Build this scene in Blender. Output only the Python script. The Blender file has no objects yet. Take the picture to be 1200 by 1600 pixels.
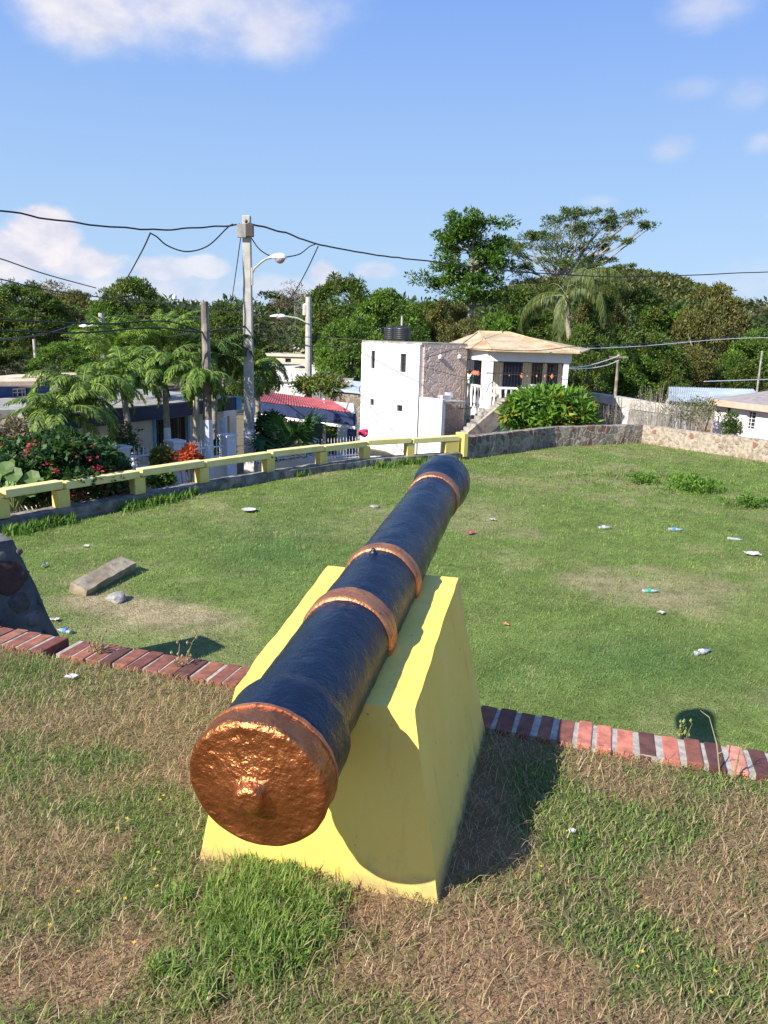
import bpy, bmesh, math, random
import numpy as np
from mathutils import Vector, Matrix, noise as mn
S = bpy.context.scene
COL = S.collection
R_ = math.radians
# ------------------------------------------------------------------ camera
CAMH = 1.75; PITCH = R_(13.1); ROLL = R_(1.6)
F_ = Vector((0, math.cos(PITCH), -math.sin(PITCH))); X_ = Vector((1, 0, 0)); U_ = X_.cross(F_)
cR, sR = math.cos(ROLL), math.sin(ROLL)
XR = cR*X_ + sR*U_; UR = -sR*X_ + cR*U_
cam = bpy.data.cameras.new('camera'); camo = bpy.data.objects.new('camera', cam); COL.objects.link(camo)
cam.sensor_fit = 'HORIZONTAL'; cam.sensor_width = 36; cam.lens = 36; cam.clip_end = 9000; cam.clip_start = .02
camo.matrix_world = Matrix(((XR.x, UR.x, -F_.x, 0), (XR.y, UR.y, -F_.y, 0), (XR.z, UR.z, -F_.z, CAMH), (0, 0, 0, 1)))
S.camera = camo
def ray(px, py): return (float(px)-600)/1200*XR - (float(py)-800)/1200*UR + F_
def at(px, py, Y):
    d = ray(px, py); return Vector((0, 0, CAMH)) + d*(float(Y)/d.y)
def onz(px, py, z):
    d = ray(px, py); return Vector((0, 0, CAMH)) + d*((z-CAMH)/d.z)
# ------------------------------------------------------------------ sun, sky, exposure
SUN_EL = R_(36.7); SUNV = Vector((-.749*math.cos(SUN_EL), -.663*math.cos(SUN_EL), math.sin(SUN_EL)))
sl = bpy.data.lights.new('sun', 'SUN'); sl.energy = 5.0; sl.angle = R_(.5); sl.color = (1, .94, .82)
so = bpy.data.objects.new('sun', sl); COL.objects.link(so); so.rotation_euler = SUNV.to_track_quat('Z', 'Y').to_euler()
S.view_settings.view_transform = 'Standard'; S.view_settings.look = 'None'; S.view_settings.gamma = 1
S.view_settings.exposure = 0.80
W = bpy.data.worlds.new('World'); S.world = W; W.use_nodes = True
nt = W.node_tree; nt.nodes.clear()
class NB:
    def __init__(s, nt): s.nt = nt; s.L = nt.links
    def n(s, t, **k):
        o = s.nt.nodes.new(t)
        for a, b in k.items():
            if a.startswith('i_'): o.inputs[int(a[2:]) if a[2:].isdigit() else a[2:].replace('_', ' ')].default_value = b
            else: setattr(o, a, b)
        return o
    def m(s, op, a, b=None, c=None, clamp=False):
        o = s.nt.nodes.new('ShaderNodeMath'); o.operation = op; o.use_clamp = clamp
        for i, v in enumerate((a, b, c)):
            if v is None: continue
            if isinstance(v, (int, float)): o.inputs[i].default_value = v
            else: s.L.new(v, o.inputs[i])
        return o.outputs[0]
    def mix(s, f, a, b, mode='MIX'):
        o = s.nt.nodes.new('ShaderNodeMix'); o.data_type = 'RGBA'; o.blend_type = mode
        for i, v in ((0, f), (6, a), (7, b)):
            if isinstance(v, (int, float)): o.inputs[i].default_value = v
            elif isinstance(v, tuple): o.inputs[i].default_value = (*v[:3], 1)
            else: s.L.new(v, o.inputs[i])
        return o.outputs[2]
    def ramp(s, f, lo, hi, a=0., b=1.):
        o = s.nt.nodes.new('ShaderNodeMapRange'); o.interpolation_type = 'SMOOTHSTEP'
        s.L.new(f, o.inputs[0]); o.inputs[1].default_value = lo; o.inputs[2].default_value = hi; o.inputs[3].default_value = a; o.inputs[4].default_value = b
        return o.outputs[0]
w = NB(nt)
sky = w.n('ShaderNodeTexSky', sky_type='NISHITA', sun_disc=False, sun_elevation=SUN_EL, sun_rotation=math.atan2(-.749, -.663), altitude=50, air_density=1.0, dust_density=.6, ozone_density=1.6)
tc = w.n('ShaderNodeTexCoord'); sep = w.n('ShaderNodeSeparateXYZ'); w.L.new(tc.outputs['Generated'], sep.inputs[0])
vx, vy, vz = sep.outputs
az = w.m('ARCTAN2', vx, vy); el = w.m('ARCSINE', vz)
def cn(scale, detail, rough, zs=1.0, off=0.):
    mp = w.n('ShaderNodeMapping'); mp.inputs['Scale'].default_value = (1, 1, zs); mp.inputs['Location'].default_value = (off, 0, 0)
    w.L.new(tc.outputs['Generated'], mp.inputs[0])
    o = w.n('ShaderNodeTexNoise'); o.inputs['Scale'].default_value = scale; o.inputs['Detail'].default_value = detail; o.inputs['Roughness'].default_value = rough
    w.L.new(mp.outputs[0], o.inputs['Vector']); return o.outputs[0]
nA = cn(7, 7, .58, 2.0); nB = cn(22, 6, .6, 1.6, 3.1)
nz = w.m('ADD', w.m('MULTIPLY', w.m('SUBTRACT', nA, .5), 1.5), w.m('MULTIPLY', w.m('SUBTRACT', nB, .5), .7))
def azel(px, py):
    d = ray(px, py).normalized(); return math.atan2(d.x, d.y), math.asin(d.z)
cl = None
#         px   py   rx   ry  amp  noise hard
for (px, py, rx, ry, amp, ns, hard) in (
    (270, -30, 240, 90, .8, .55, .9), (140, 18, 95, 58, .9, .55, .8), (270, -5, 90, 50, .8, .6, .8), (425, 30, 85, 62, .72, .55, .9),
    (1110, 2, 70, 36, .5, .6, .9), (1080, 140, 55, 18, .22, .7, .9), (1165, 152, 42, 24, .28, .7, .9),
    (1050, 232, 38, 22, .38, .5, .9), (1192, 224, 28, 17, .36, .5, .9), (938, 316, 32, 11, .24, .6, .9), (1170, 445, 90, 40, .30, .8, .9),
    (70, 372, 58, 50, 1.0, .8, .35), (15, 398, 70, 42, .95, .8, .4), (120, 408, 80, 30, .9, .9, .4), (250, 420, 52, 20, .7, 1., .4), (325, 418, 36, 18, .7, .9, .4),
    (505, 428, 30, 24, .75, 1., .4), (585, 424, 40, 16, .55, 1.1, .5), (440, 450, 90, 24, .5, 1., .7),
    (150, 456, 320, 50, .62, .5, .9), (-300, 420, 260, 110, .9, 1., .5), (1500, 300, 220, 60, .7, 1., .6)):
    a0, e0 = azel(px, py)
    dx = w.m('DIVIDE', w.m('SUBTRACT', az, a0), rx/1200/max(.5, math.cos(e0))); dy = w.m('DIVIDE', w.m('SUBTRACT', el, e0), ry/1200)
    r2 = w.m('SQRT', w.m('ADD', w.m('MULTIPLY', dx, dx), w.m('MULTIPLY', dy, dy)))
    d = w.m('SUBTRACT', w.m('ADD', 1.0, w.m('MULTIPLY', nz, ns)), r2)
    v = w.ramp(d, -.1*hard, hard, 0, amp)
    cl = v if cl is None else w.m('MAXIMUM', cl, v)
hs = w.n('ShaderNodeHueSaturation'); hs.inputs['Saturation'].default_value = 1.0; hs.inputs['Value'].default_value = 1.0
w.L.new(sky.outputs[0], hs.inputs['Color'])
shade = w.ramp(w.m('ADD', nB, w.m('MULTIPLY', nA, .5)), .45, 1.0, 0, 1)
ccol = w.mix(shade, (7.6, 7.9, 9.8), (11.4, 10.8, 11.0))
skc = w.mix(.78, hs.outputs[0], w.mix(w.ramp(vz, 0.02, .55), (5.8, 8.6, 12.4), (1.95, 4.5, 12.4)))
fin = w.mix(cl, skc, ccol)
bg = w.n('ShaderNodeBackground'); bg.inputs[1].default_value = .05
out = w.n('ShaderNodeOutputWorld'); w.L.new(fin, bg.inputs[0]); w.L.new(bg.outputs[0], out.inputs[0])
S.cycles.max_bounces = 6; S.cycles.transparent_max_bounces = 8
S.cycles.use_denoising = True
rng = np.random.default_rng(7); random.seed(7)
# ------------------------------------------------------------------ materials
def mat(name, c1, c2=None, scale=6., rough=.8, metal=0., bump=0., bscale=None, attr=None, trans=0., coat=0., detail=5, spots=None, spec=.5, coord='Object', bdist=.01, lo=.38, hi=.62):
    m = bpy.data.materials.new(name); m.use_nodes = True; t = m.node_tree; t.nodes.clear(); b = NB(t)
    o = b.n('ShaderNodeOutputMaterial'); p = b.n('ShaderNodeBsdfPrincipled')
    p.inputs['Roughness'].default_value = rough; p.inputs['Metallic'].default_value = metal; p.inputs['Specular IOR Level'].default_value = spec
    if coat: p.inputs['Coat Weight'].default_value = coat; p.inputs['Coat Roughness'].default_value = .15
    co = b.n('ShaderNodeTexCoord')
    def nse(sc, det=detail, r=.6):
        q = b.n('ShaderNodeTexNoise'); q.inputs['Scale'].default_value = sc; q.inputs['Detail'].default_value = det; q.inputs['Roughness'].default_value = r
        t.links.new(co.outputs[coord], q.inputs['Vector']); return q.outputs[0]
    if attr:
        a = b.n('ShaderNodeAttribute', attribute_name='col'); col = a.outputs['Color']
        if c1 is not None: col = b.mix(b.ramp(nse(scale), .3, .7), col, b.mix(1., col, c1, 'MULTIPLY'))
    elif c2 is None: col = None; p.inputs['Base Color'].default_value = (*c1, 1)
    else: col = b.mix(b.ramp(nse(scale), lo, hi), c1, c2)
    if spots:
        sc, cc, lo_, hi_ = spots
        base = col if col is not None else (*c1, 1)
        col = b.mix(b.ramp(nse(sc, 6, .65), lo_, hi_), base, cc)
    if col is not None: t.links.new(col, p.inputs['Base Color'])
    if bump:
        bn = b.n('ShaderNodeBump'); bn.inputs['Strength'].default_value = bump; bn.inputs['Distance'].default_value = bdist
        t.links.new(nse(bscale or scale*3, 6), bn.inputs['Height']); t.links.new(bn.outputs[0], p.inputs['Normal'])
    if trans:
        tr = b.n('ShaderNodeBsdfTranslucent'); mx = b.n('ShaderNodeMixShader'); mx.inputs[0].default_value = trans
        if col is not None: t.links.new(b.mix(1., col, (1.15, 1.25, .6), 'MULTIPLY'), tr.inputs[0])
        else: tr.inputs[0].default_value = (*c1, 1)
        t.links.new(p.outputs[0], mx.inputs[1]); t.links.new(tr.outputs[0], mx.inputs[2]); t.links.new(mx.outputs[0], o.inputs[0])
    else: t.links.new(p.outputs[0], o.inputs[0])
    return m
M = {}
M['leaf'] = mat('leaf', None, attr=1, rough=.55, trans=.3, spec=.35)
M['grassblade'] = mat('grass_blade', None, attr=1, rough=.6, trans=.34, spec=.3)
M['soil'] = mat('soil', (.75, .72, .7), attr=1, scale=22, rough=.95, bump=.9, bscale=60, spec=.15, bdist=.02)
M['lawnsoil'] = mat('lawn_soil', (.7, .72, .66), attr=1, scale=7, rough=.95, bump=.9, bscale=30, spec=.15, bdist=.04)
M['vcol'] = mat('painted_by_part', (.55, .53, .53), attr=1, scale=18, rough=.9, spots=(26, (.10, .06, .05), .60, .72), bump=.5, bscale=90, bdist=.004)
M['bark'] = mat('bark', (.16, .12, .085), (.30, .25, .19), scale=4, rough=.9, bump=.6, bscale=18)
M['palebark'] = mat('pale_bark', (.22, .19, .15), (.36, .32, .27), scale=5, rough=.9, bump=.4)
M['palmtrunk'] = mat('palm_trunk', (.22, .19, .14), (.34, .30, .22), scale=8, rough=.9, bump=.5)
M['limewash'] = mat('limewash', (.72, .73, .74), (.60, .61, .63), scale=9, rough=.85, bump=.3, spots=(14, (.32, .29, .26), .60, .72))
M['concrete'] = mat('concrete', (.42, .40, .37), (.54, .52, .48), scale=3, rough=.9, bump=.4, spots=(5, (.25, .23, .21), .58, .75))
M['poleconc'] = mat('pole_concrete', (.38, .355, .32), (.48, .455, .415), scale=3, rough=.9, bump=.3, spots=(9, (.33, .29, .26), .6, .75))
M['greyconc'] = mat('weathered_concrete', (.22, .21, .19), (.36, .34, .31), scale=2.5, rough=.95, bump=.6, spots=(4, (.12, .11, .10), .55, .7))
M['cream'] = mat('cream_paint', (.62, .55, .42), (.70, .63, .50), scale=1.5, rough=.85, bump=.15, spots=(5, (.42, .36, .27), .62, .78))
M['white'] = mat('white_paint', (.82, .80, .77), (.76, .73, .70), scale=1.3, rough=.8, bump=.15, spots=(3.5, (.60, .54, .47), .64, .85))
M['whitemetal'] = mat('white_metal', (.75, .76, .78), rough=.5, spots=(20, (.45, .35, .27), .62, .7))
M['navy'] = mat('navy_paint', (.012, .022, .07), (.02, .035, .10), scale=3, rough=.6, bump=.1)
M['skyblue'] = mat('sky_blue_paint', (.12, .33, .55), (.17, .40, .62), scale=3, rough=.7)
M['dark'] = mat('interior_shade', (.02, .018, .017), rough=.9)  # near-black colour standing in for shade inside openings
M['glass'] = mat('window_glass', (.03, .035, .04), rough=.12, spec=.8)
M['iron'] = mat('wrought_iron', (.05, .04, .038), rough=.6)
M['rustred'] = mat('red_sheet', (.30, .05, .05), (.40, .09, .08), scale=2, rough=.6, bump=.2, spots=(3, (.55, .30, .27), .6, .75))
M['rubber'] = mat('black_cable', (.018, .018, .02), rough=.6)
M['tank'] = mat('black_plastic', (.02, .021, .024), rough=.45, coat=.1)
M['yellowrail'] = mat('rail_yellow_paint', (.74, .60, .22), (.80, .68, .30), scale=3, rough=.7, bump=.25, spots=(6, (.42, .38, .24), .6, .75))
M['yellowpost'] = mat('post_yellow_paint', (.70, .54, .13), (.76, .60, .18), scale=5, rough=.7, bump=.25, spots=(9, (.40, .33, .17), .6, .75))
M['wood'] = mat('weathered_wood', (.16, .13, .11), (.30, .25, .21), scale=5, rough=.9, bump=.5)
M['mortar'] = mat('mortar', (.42, .38, .32), (.28, .25, .21), scale=25, rough=.95, bump=.6, bscale=70, bdist=.004)
M['blueroof'] = mat('blue_grey_sheet', (.36, .42, .48), (.46, .52, .57), scale=1.5, rough=.55, bump=.1, spots=(2.5, (.26, .27, .30), .58, .75))
M['tanroof'] = mat('tan_roof_sheet', (.40, .29, .17), (.54, .42, .26), scale=1.2, rough=.75, bump=.2, spots=(.9, (.45, .20, .10), .58, .66))
# ------------------------------------------------------------------ helpers
def tag(o, label=None, cat=None, group=None, kind=None):
    if label: o['label'] = label
    if cat: o['category'] = cat
    if group: o['group'] = group
    if kind: o['kind'] = kind
    return o
def empty(name, loc, label, cat, group=None):
    o = bpy.data.objects.new(name, None); COL.objects.link(o); o.location = loc; o.empty_display_size = .2
    return tag(o, label, cat, group)
def wloc(o):
    v = Vector((0, 0, 0))
    while o is not None: v += o.location; o = o.parent
    return v
def fastmesh(name, V, tris=None, quads=None, col=None, smooth=False):
    V = np.asarray(V, np.float32).reshape(-1, 3); me = bpy.data.meshes.new(name)
    me.vertices.add(len(V)); me.vertices.foreach_set('co', V.ravel())
    idx = []; tot = []
    if tris is not None and len(tris): idx.append(np.asarray(tris, np.int32).ravel()); tot.append(np.full(len(tris), 3, np.int32))
    if quads is not None and len(quads): idx.append(np.asarray(quads, np.int32).ravel()); tot.append(np.full(len(quads), 4, np.int32))
    idx = np.concatenate(idx); tot = np.concatenate(tot); st = np.concatenate(([0], np.cumsum(tot)[:-1])).astype(np.int32)
    me.loops.add(len(idx)); me.loops.foreach_set('vertex_index', idx)
    me.polygons.add(len(tot)); me.polygons.foreach_set('loop_start', st); me.polygons.foreach_set('loop_total', tot)
    if smooth: me.polygons.foreach_set('use_smooth', np.ones(len(tot), bool))
    if col is not None:
        a = me.color_attributes.new('col', 'FLOAT_COLOR', 'POINT'); c = np.ones((len(V), 4), np.float32); c[:, :3] = col; a.data.foreach_set('color', c.ravel())
    me.update(calc_edges=True); me.validate(); return me
def link(name, me, m, parent=None, local=False):
    o = bpy.data.objects.new(name, me)
    if m: me.materials.append(M[m] if isinstance(m, str) else m)
    COL.objects.link(o)
    if parent is not None:
        o.parent = parent
        if not local: me.transform(Matrix.Translation(-wloc(parent)))
    return o
class MB:
    def __init__(s): s.v = []; s.f = []; s.c = []; s.cc = (1, 1, 1)
    def add(s, vs, fs):
        n = len(s.v); s.v += [tuple(v) for v in vs]; s.f += [tuple(i+n for i in f) for f in fs]; s.c += [s.cc]*len(vs); return s
    def hexa(s, p): # 4 bottom ccw, 4 top ccw
        return s.add(p, [(3, 2, 1, 0), (4, 5, 6, 7), (0, 1, 5, 4), (1, 2, 6, 5), (2, 3, 7, 6), (3, 0, 4, 7)])
    def box(s, c, d, rz=0., tilt=None):
        m = Matrix.Rotation(rz, 3, 'Z')
        if tilt is not None: m = m @ tilt
        x, y, z = d[0]/2, d[1]/2, d[2]/2
        return s.hexa([Vector(c)+m @ Vector(q) for q in ((-x, -y, -z), (x, -y, -z), (x, y, -z), (-x, y, -z), (-x, -y, z), (x, -y, z), (x, y, z), (-x, y, z))])
    def seg(s, a, b, wdt, z0, z1, off=0.): # wall-like bar from a to b (2D), centred with sideways offset
        a = Vector(a[:2]); b = Vector(b[:2]); d = (b-a).normalized(); n = Vector((-d.y, d.x))
        q = [a+n*(off-wdt/2), b+n*(off-wdt/2), b+n*(off+wdt/2), a+n*(off+wdt/2)]
        return s.hexa([(*p, z0) for p in q]+[(*p, z1) for p in q])
    def poly(s, pts, z0, z1, top=None):
        n = len(pts); t = top or pts
        vs = [(*p[:2], z0) for p in pts]+[(*p[:2], z1) for p in t]
        return s.add(vs, [tuple(range(n-1, -1, -1)), tuple(range(n, 2*n))]+[(i, (i+1) % n, n+(i+1) % n, n+i) for i in range(n)])
    def tube(s, pts, r, n=8, cap=True):
        pts = [Vector(p) for p in pts]; rs = r if isinstance(r, (list, tuple)) else [r]*len(pts); vs = []; up = None
        for i, p in enumerate(pts):
            d = (pts[min(i+1, len(pts)-1)]-pts[max(i-1, 0)]).normalized()
            if up is None: up = d.orthogonal().normalized()
            up = (up-d*up.dot(d)); up = up.normalized() if up.length > 1e-6 else d.orthogonal().normalized(); sd = d.cross(up)
            vs += [p+(up*math.cos(2*math.pi*k/n)+sd*math.sin(2*math.pi*k/n))*rs[i] for k in range(n)]
        fs = [(i*n+k, i*n+(k+1) % n, (i+1)*n+(k+1) % n, (i+1)*n+k) for i in range(len(pts)-1) for k in range(n)]
        if cap: fs += [tuple(range(n-1, -1, -1)), tuple((len(pts)-1)*n+k for k in range(n))]
        return s.add(vs, fs)
    def lathe(s, c, prof, n=24, axis=None):
        c = Vector(c); A = Vector(axis).normalized() if axis else Vector((0, 0, 1)); u = A.orthogonal().normalized() if axis else Vector((1, 0, 0)); v = A.cross(u)
        vs = [c+A*h+(u*math.cos(2*math.pi*k/n)+v*math.sin(2*math.pi*k/n))*max(r, 1e-4) for r, h in prof for k in range(n)]
        m = len(prof); fs = [(i*n+k, i*n+(k+1) % n, (i+1)*n+(k+1) % n, (i+1)*n+k) for i in range(m-1) for k in range(n)]
        fs += [tuple(range(n-1, -1, -1)), tuple((m-1)*n+k for k in range(n))]
        return s.add(vs, fs)
    def build(s, name, m, parent=None, bevel=0., smooth=False, vcol=False, auto=False):
        me = bpy.data.meshes.new(name); me.from_pydata([tuple(v) for v in s.v], [], s.f)
        if vcol:
            a = me.color_attributes.new('col', 'FLOAT_COLOR', 'POINT'); a.data.foreach_set('color', np.array([(*c[:3], 1) for c in s.c], np.float32).ravel())
        if smooth: me.polygons.foreach_set('use_smooth', [len(p.vertices) == 4 for p in me.polygons])
        o = link(name, me, m, parent)
        if bevel:
            b = o.modifiers.new('b', 'BEVEL'); b.width = bevel; b.segments = 2; b.limit_method = 'ANGLE'
        return o
def wall(mb, a, b, z0, z1, th, ops=()):
    """wall from a to b with rectangular openings (u0,u1,z0,z1), u in metres along the wall"""
    a = Vector(a[:2]); b = Vector(b[:2]); L = (b-a).length; d = (b-a)/L
    us = sorted({0., L, *[min(max(o[0], 0), L) for o in ops], *[min(max(o[1], 0), L) for o in ops]}); zs = sorted({z0, z1, *[o[2] for o in ops], *[o[3] for o in ops]})
    for i in range(len(us)-1):
        run = None
        for j in range(len(zs)-1):
            um = (us[i]+us[i+1])/2; zm = (zs[j]+zs[j+1])/2; hole = any(o[0] < um < o[1] and o[2] < zm < o[3] for o in ops)
            if not hole and run is None: run = zs[j]
            if run is not None and (hole or j == len(zs)-2):
                mb.seg(a+d*us[i], a+d*us[i+1], th, run, zs[j] if hole else zs[j+1]); run = None
    return mb
def window(par, a, b, u0, u1, z0, z1, frame='iron', bars=0, pane='glass', th=.05, name='window', hb=0):
    a = Vector(a[:2]); b = Vector(b[:2]); d = (b-a).normalized(); p, q = a+d*u0, a+d*u1
    f = MB(); f.seg(p, q, th, z0, z0+.05).seg(p, q, th, z1-.05, z1).seg(p, p+d*.05, th, z0+.05, z1-.05).seg(q-d*.05, q, th, z0+.05, z1-.05)
    for k in range(bars):
        c = p+(q-p)*((k+1)/(bars+1)); f.seg(c-d*.012, c+d*.012, .02, z0+.05, z1-.05, -.06)
    for k in range(hb):
        zz = z0+(z1-z0)*(k+1)/(hb+1); f.seg(p, q, .018, zz-.01, zz+.01, -.03)
    o = f.build(name, frame, par)
    g = MB(); g.seg(p+d*.05, q-d*.05, .012, z0+.05, z1-.05, .012); g.build('pane', pane, o)
    return o
# ------------------------------------------------------------------ value noise for numpy fields
def vnoise(x, y, sc, seed=0):
    r = np.random.default_rng(seed); G = r.random((64, 64)); x = np.asarray(x)/sc; y = np.asarray(y)/sc
    xi = np.floor(x).astype(int); yi = np.floor(y).astype(int); fx = x-xi; fy = y-yi; fx = fx*fx*(3-2*fx); fy = fy*fy*(3-2*fy)
    g = lambda i, j: G[i % 64, j % 64]
    return (g(xi, yi)*(1-fx)+g(xi+1, yi)*fx)*(1-fy)+(g(xi, yi+1)*(1-fx)+g(xi+1, yi+1)*fx)*fy
def fbm(x, y, sc, seed=0, o=4):
    s = 0; a = .5; t = 0
    for k in range(o): s = s+a*vnoise(x, y, sc/2**k, seed+k); t += a; a *= .55
    return s/t
def sstep(v, a, b): t = np.clip((v-a)/(b-a), 0, 1); return t*t*(3-2*t)
def lerp(a, b, t): return np.asarray(a)*(1-t[..., None])+np.asarray(b)*t[..., None]
def blob(x, y, px, py, z, rx, ry):
    c = onz(px, py, z); return np.exp(-(((x-c.x)/rx)**2+((y-c.y)/ry)**2))
LZ = -1.85
BR = lambda x: 3.33-.30*x      # near edge of brick cap
# near-ground fields ------------------------------------------------
def near_green(x, y):
    g = .24+.85*sstep(fbm(x, y, .36, 11), .46, .68)
    g = g-.55*blob(x, y, 690, 1480, 0, .75, .33)-.35*blob(x, y, 60, 1500, 0, .4, .25)-.3*blob(x, y, 300, 1230, 0, .35, .25)-.35*blob(x, y, 820, 1330, 0, .25, .2)
    g = g+.9*blob(x, y, 405, 1430, 0, .17, .24)*(.4+1.1*fbm(x, y, .12, 71))+.8*blob(x, y, 910, 1320, 0, .2, .09)+.5*blob(x, y, 1010, 1500, 0, .25, .16)+.5*blob(x, y, 80, 1060, 0, .5, .3)+.35*blob(x, y, 100, 1230, 0, .4, .3)
    return np.clip(g, 0, 1)
def near_h(x, y):
    return .018*fbm(x, y, .5, 5)-.012+.03*blob(x, y, 415, 1440, 0, .25, .25)
def lawn_green(x, y):
    g = .74+.6*sstep(fbm(x, y, 2.2, 21), .33, .62)-.28*sstep(fbm(x, y, .7, 31), .5, .72)
    for (px, py, rx, ry, s) in ((265, 950, .7, .4, 1.1), (160, 935, .6, .3, 1.1), (120, 855, .4, .4, .7), (1120, 900, 1.6, 1.0, .32), (1050, 930, .9, .6, .25), (900, 905, .5, .3, .35), (255, 835, 1., .5, .6), (1110, 1080, 1., .5, .55), (330, 900, 1., .4, .35), (820, 760, 3, 1, .25)):
        g = g-s*blob(x, y, px, py, LZ, rx, ry)*(.5+fbm(x, y, .5, 41))
    return np.clip(g, 0, 1)
def lawn_dark(x, y):
    return np.clip(.9*blob(x, y, 430, 855, LZ, 1.1, 1.6)+.9*blob(x, y, 990, 1020, LZ, 1.0, .8)+.5*blob(x, y, 800, 1040, LZ, .5, .5)+.25*fbm(x, y, 1.2, 51), 0, 1)
def lawn_h(x, y): return LZ-.22*(1-sstep(np.asarray(y, float), 5, 11))+.10*fbm(x, y, 3.5, 61)-.05+.03*fbm(x, y, .6, 62)
def onl(px, py, dz=0.):
    p = onz(px, py, LZ)
    for _ in range(4): p = onz(px, py, float(lawn_h(np.array(p.x), np.array(p.y)))+dz)
    return p
GREEN = (.165, .255, .045); DGREEN = (.075, .18, .055); STRAW = (.52, .36, .20); SOIL = (.20, .125, .075); LIME = (.26, .34, .065)
def blades(P, N, L, Wd, lean, az, col, seg=2):
    """grass blades: root P(n,3), length, width, lean (0 upright..1 flat), azimuth"""
    n = len(P); d = np.stack([np.cos(az), np.sin(az), np.zeros(n)], 1); sd = np.stack([-np.sin(az), np.cos(az), np.zeros(n)], 1)
    up = np.array([0, 0, 1.]); h1 = (np.cos(lean*.6)*L*.55)[:, None]*up+(np.sin(lean*.6)*L*.55)[:, None]*d
    h2 = h1+(np.cos(np.minimum(lean*1.35, 1.56))*L*.45)[:, None]*up+(np.sin(np.minimum(lean*1.35, 1.56))*L*.45)[:, None]*d
    w_ = (Wd/2)[:, None]*sd
    V = np.stack([P-w_, P+w_, P+h1+w_*.8, P+h1-w_*.8, P+h2], 1).reshape(-1, 3)
    b = np.arange(n)[:, None]*5; Q = b+np.array([[0, 1, 2, 3]]); T = b+np.array([[3, 2, 4]])
    return V, T, Q, np.repeat(col, 5, 0)
# ------------------------------------------------------------------ ground
def gz(x, y):
    return -3.1-1.5*sstep(np.asarray(x, float), -1, 4)-.9*sstep(np.asarray(y, float), 28, 45)*(1-sstep(np.asarray(x, float), -1, 4))
def grid(xs, ys, zf):
    X, Y = np.meshgrid(xs, ys); Z = zf(X, Y)
    V = np.stack([X, Y, Z], -1).reshape(-1, 3); nx, ny = len(xs), len(ys)
    i = (np.arange(ny-1)[:, None]*nx+np.arange(nx-1)[None]).ravel(); Q = np.stack([i, i+1, i+nx+1, i+nx], 1); return V, Q
gx = np.concatenate([[-4000, -1500, -500, -200, -100], np.linspace(-50, 50, 51), [100, 200, 500, 1500, 4000]])
gy = np.concatenate([[-3000, -500, -100, -20], np.linspace(0, 100, 51), [150, 300, 800, 2000, 6000]])
V, Q = grid(gx, gy, gz)
tag(link('ground', fastmesh('ground', V, quads=Q, col=np.tile((.20, .17, .11), (len(V), 1)), smooth=True), 'lawnsoil'), kind='structure')
# mound platform (near)
V, Q = grid(np.linspace(-9, 9, 241), np.linspace(-4, 1, 241), lambda X, Y: near_h(X, Y))
X = V[:, 0]; tY = (V[:, 1]+4)/5; V[:, 1] = -5+(BR(X)+.02+5)*tY; V[:, 2] = near_h(X, V[:, 1])-.012
g = near_green(X, V[:, 1]); c = lerp((.31, .19, .11), (.12, .14, .05), g); c = c*(.7+.6*fbm(X, V[:, 1], .09, 3))[:, None]
link_ = link('mound', fastmesh('mound', V, quads=Q, col=c, smooth=True), 'soil'); tag(link_, kind='structure')
# lawn
RAIL = [Vector((*onz(px, py, -1.13)[:2],)) for px, py in ((-210, 790), (-90, 777), (0, 765.5), (95, 751), (215, 733.5), (316, 719), (420, 705), (503, 695.5), (571, 688), (641, 684), (716, 679.5))]
STONE = [Vector(onz(720, 702, LZ)[:2]), Vector(onz(860, 697, LZ)[:2]), Vector(onz(1000, 692, LZ)[:2]), Vector(onz(1200, 721, LZ)[:2]), Vector(onz(1420, 754, LZ)[:2])]
V, Q = grid(np.linspace(-16, 18, 181), np.linspace(0, 1, 181), lambda X, Y: X*0)
X = V[:, 0]
border = [(-20, 6)]+[(p.x, p.y) for p in RAIL]+[(p.x, p.y) for p in STONE[1:]]+[(25, 8)]
bx = np.array([p[0] for p in border]); by = np.array([p[1] for p in border])
o_ = np.argsort(bx, kind='stable'); far = np.interp(X, bx[o_], by[o_])+.1
nearY = BR(X)+.15
V[:, 1] = nearY+(np.maximum(far, nearY+.5)-nearY)*V[:, 1]; V[:, 2] = lawn_h(X, V[:, 1])-.01
g = lawn_green(X, V[:, 1]); dk = lawn_dark(X, V[:, 1]); c = lerp((.42, .33, .20), (.17, .225, .06), g); c = lerp(c, (.07, .14, .04), dk*.6)
c = c*(.7+.6*fbm(X, V[:, 1], .3, 3))[:, None]
tag(link('lawn', fastmesh('lawn', V, quads=Q, col=c, smooth=True), 'lawnsoil'), kind='structure')
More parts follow.
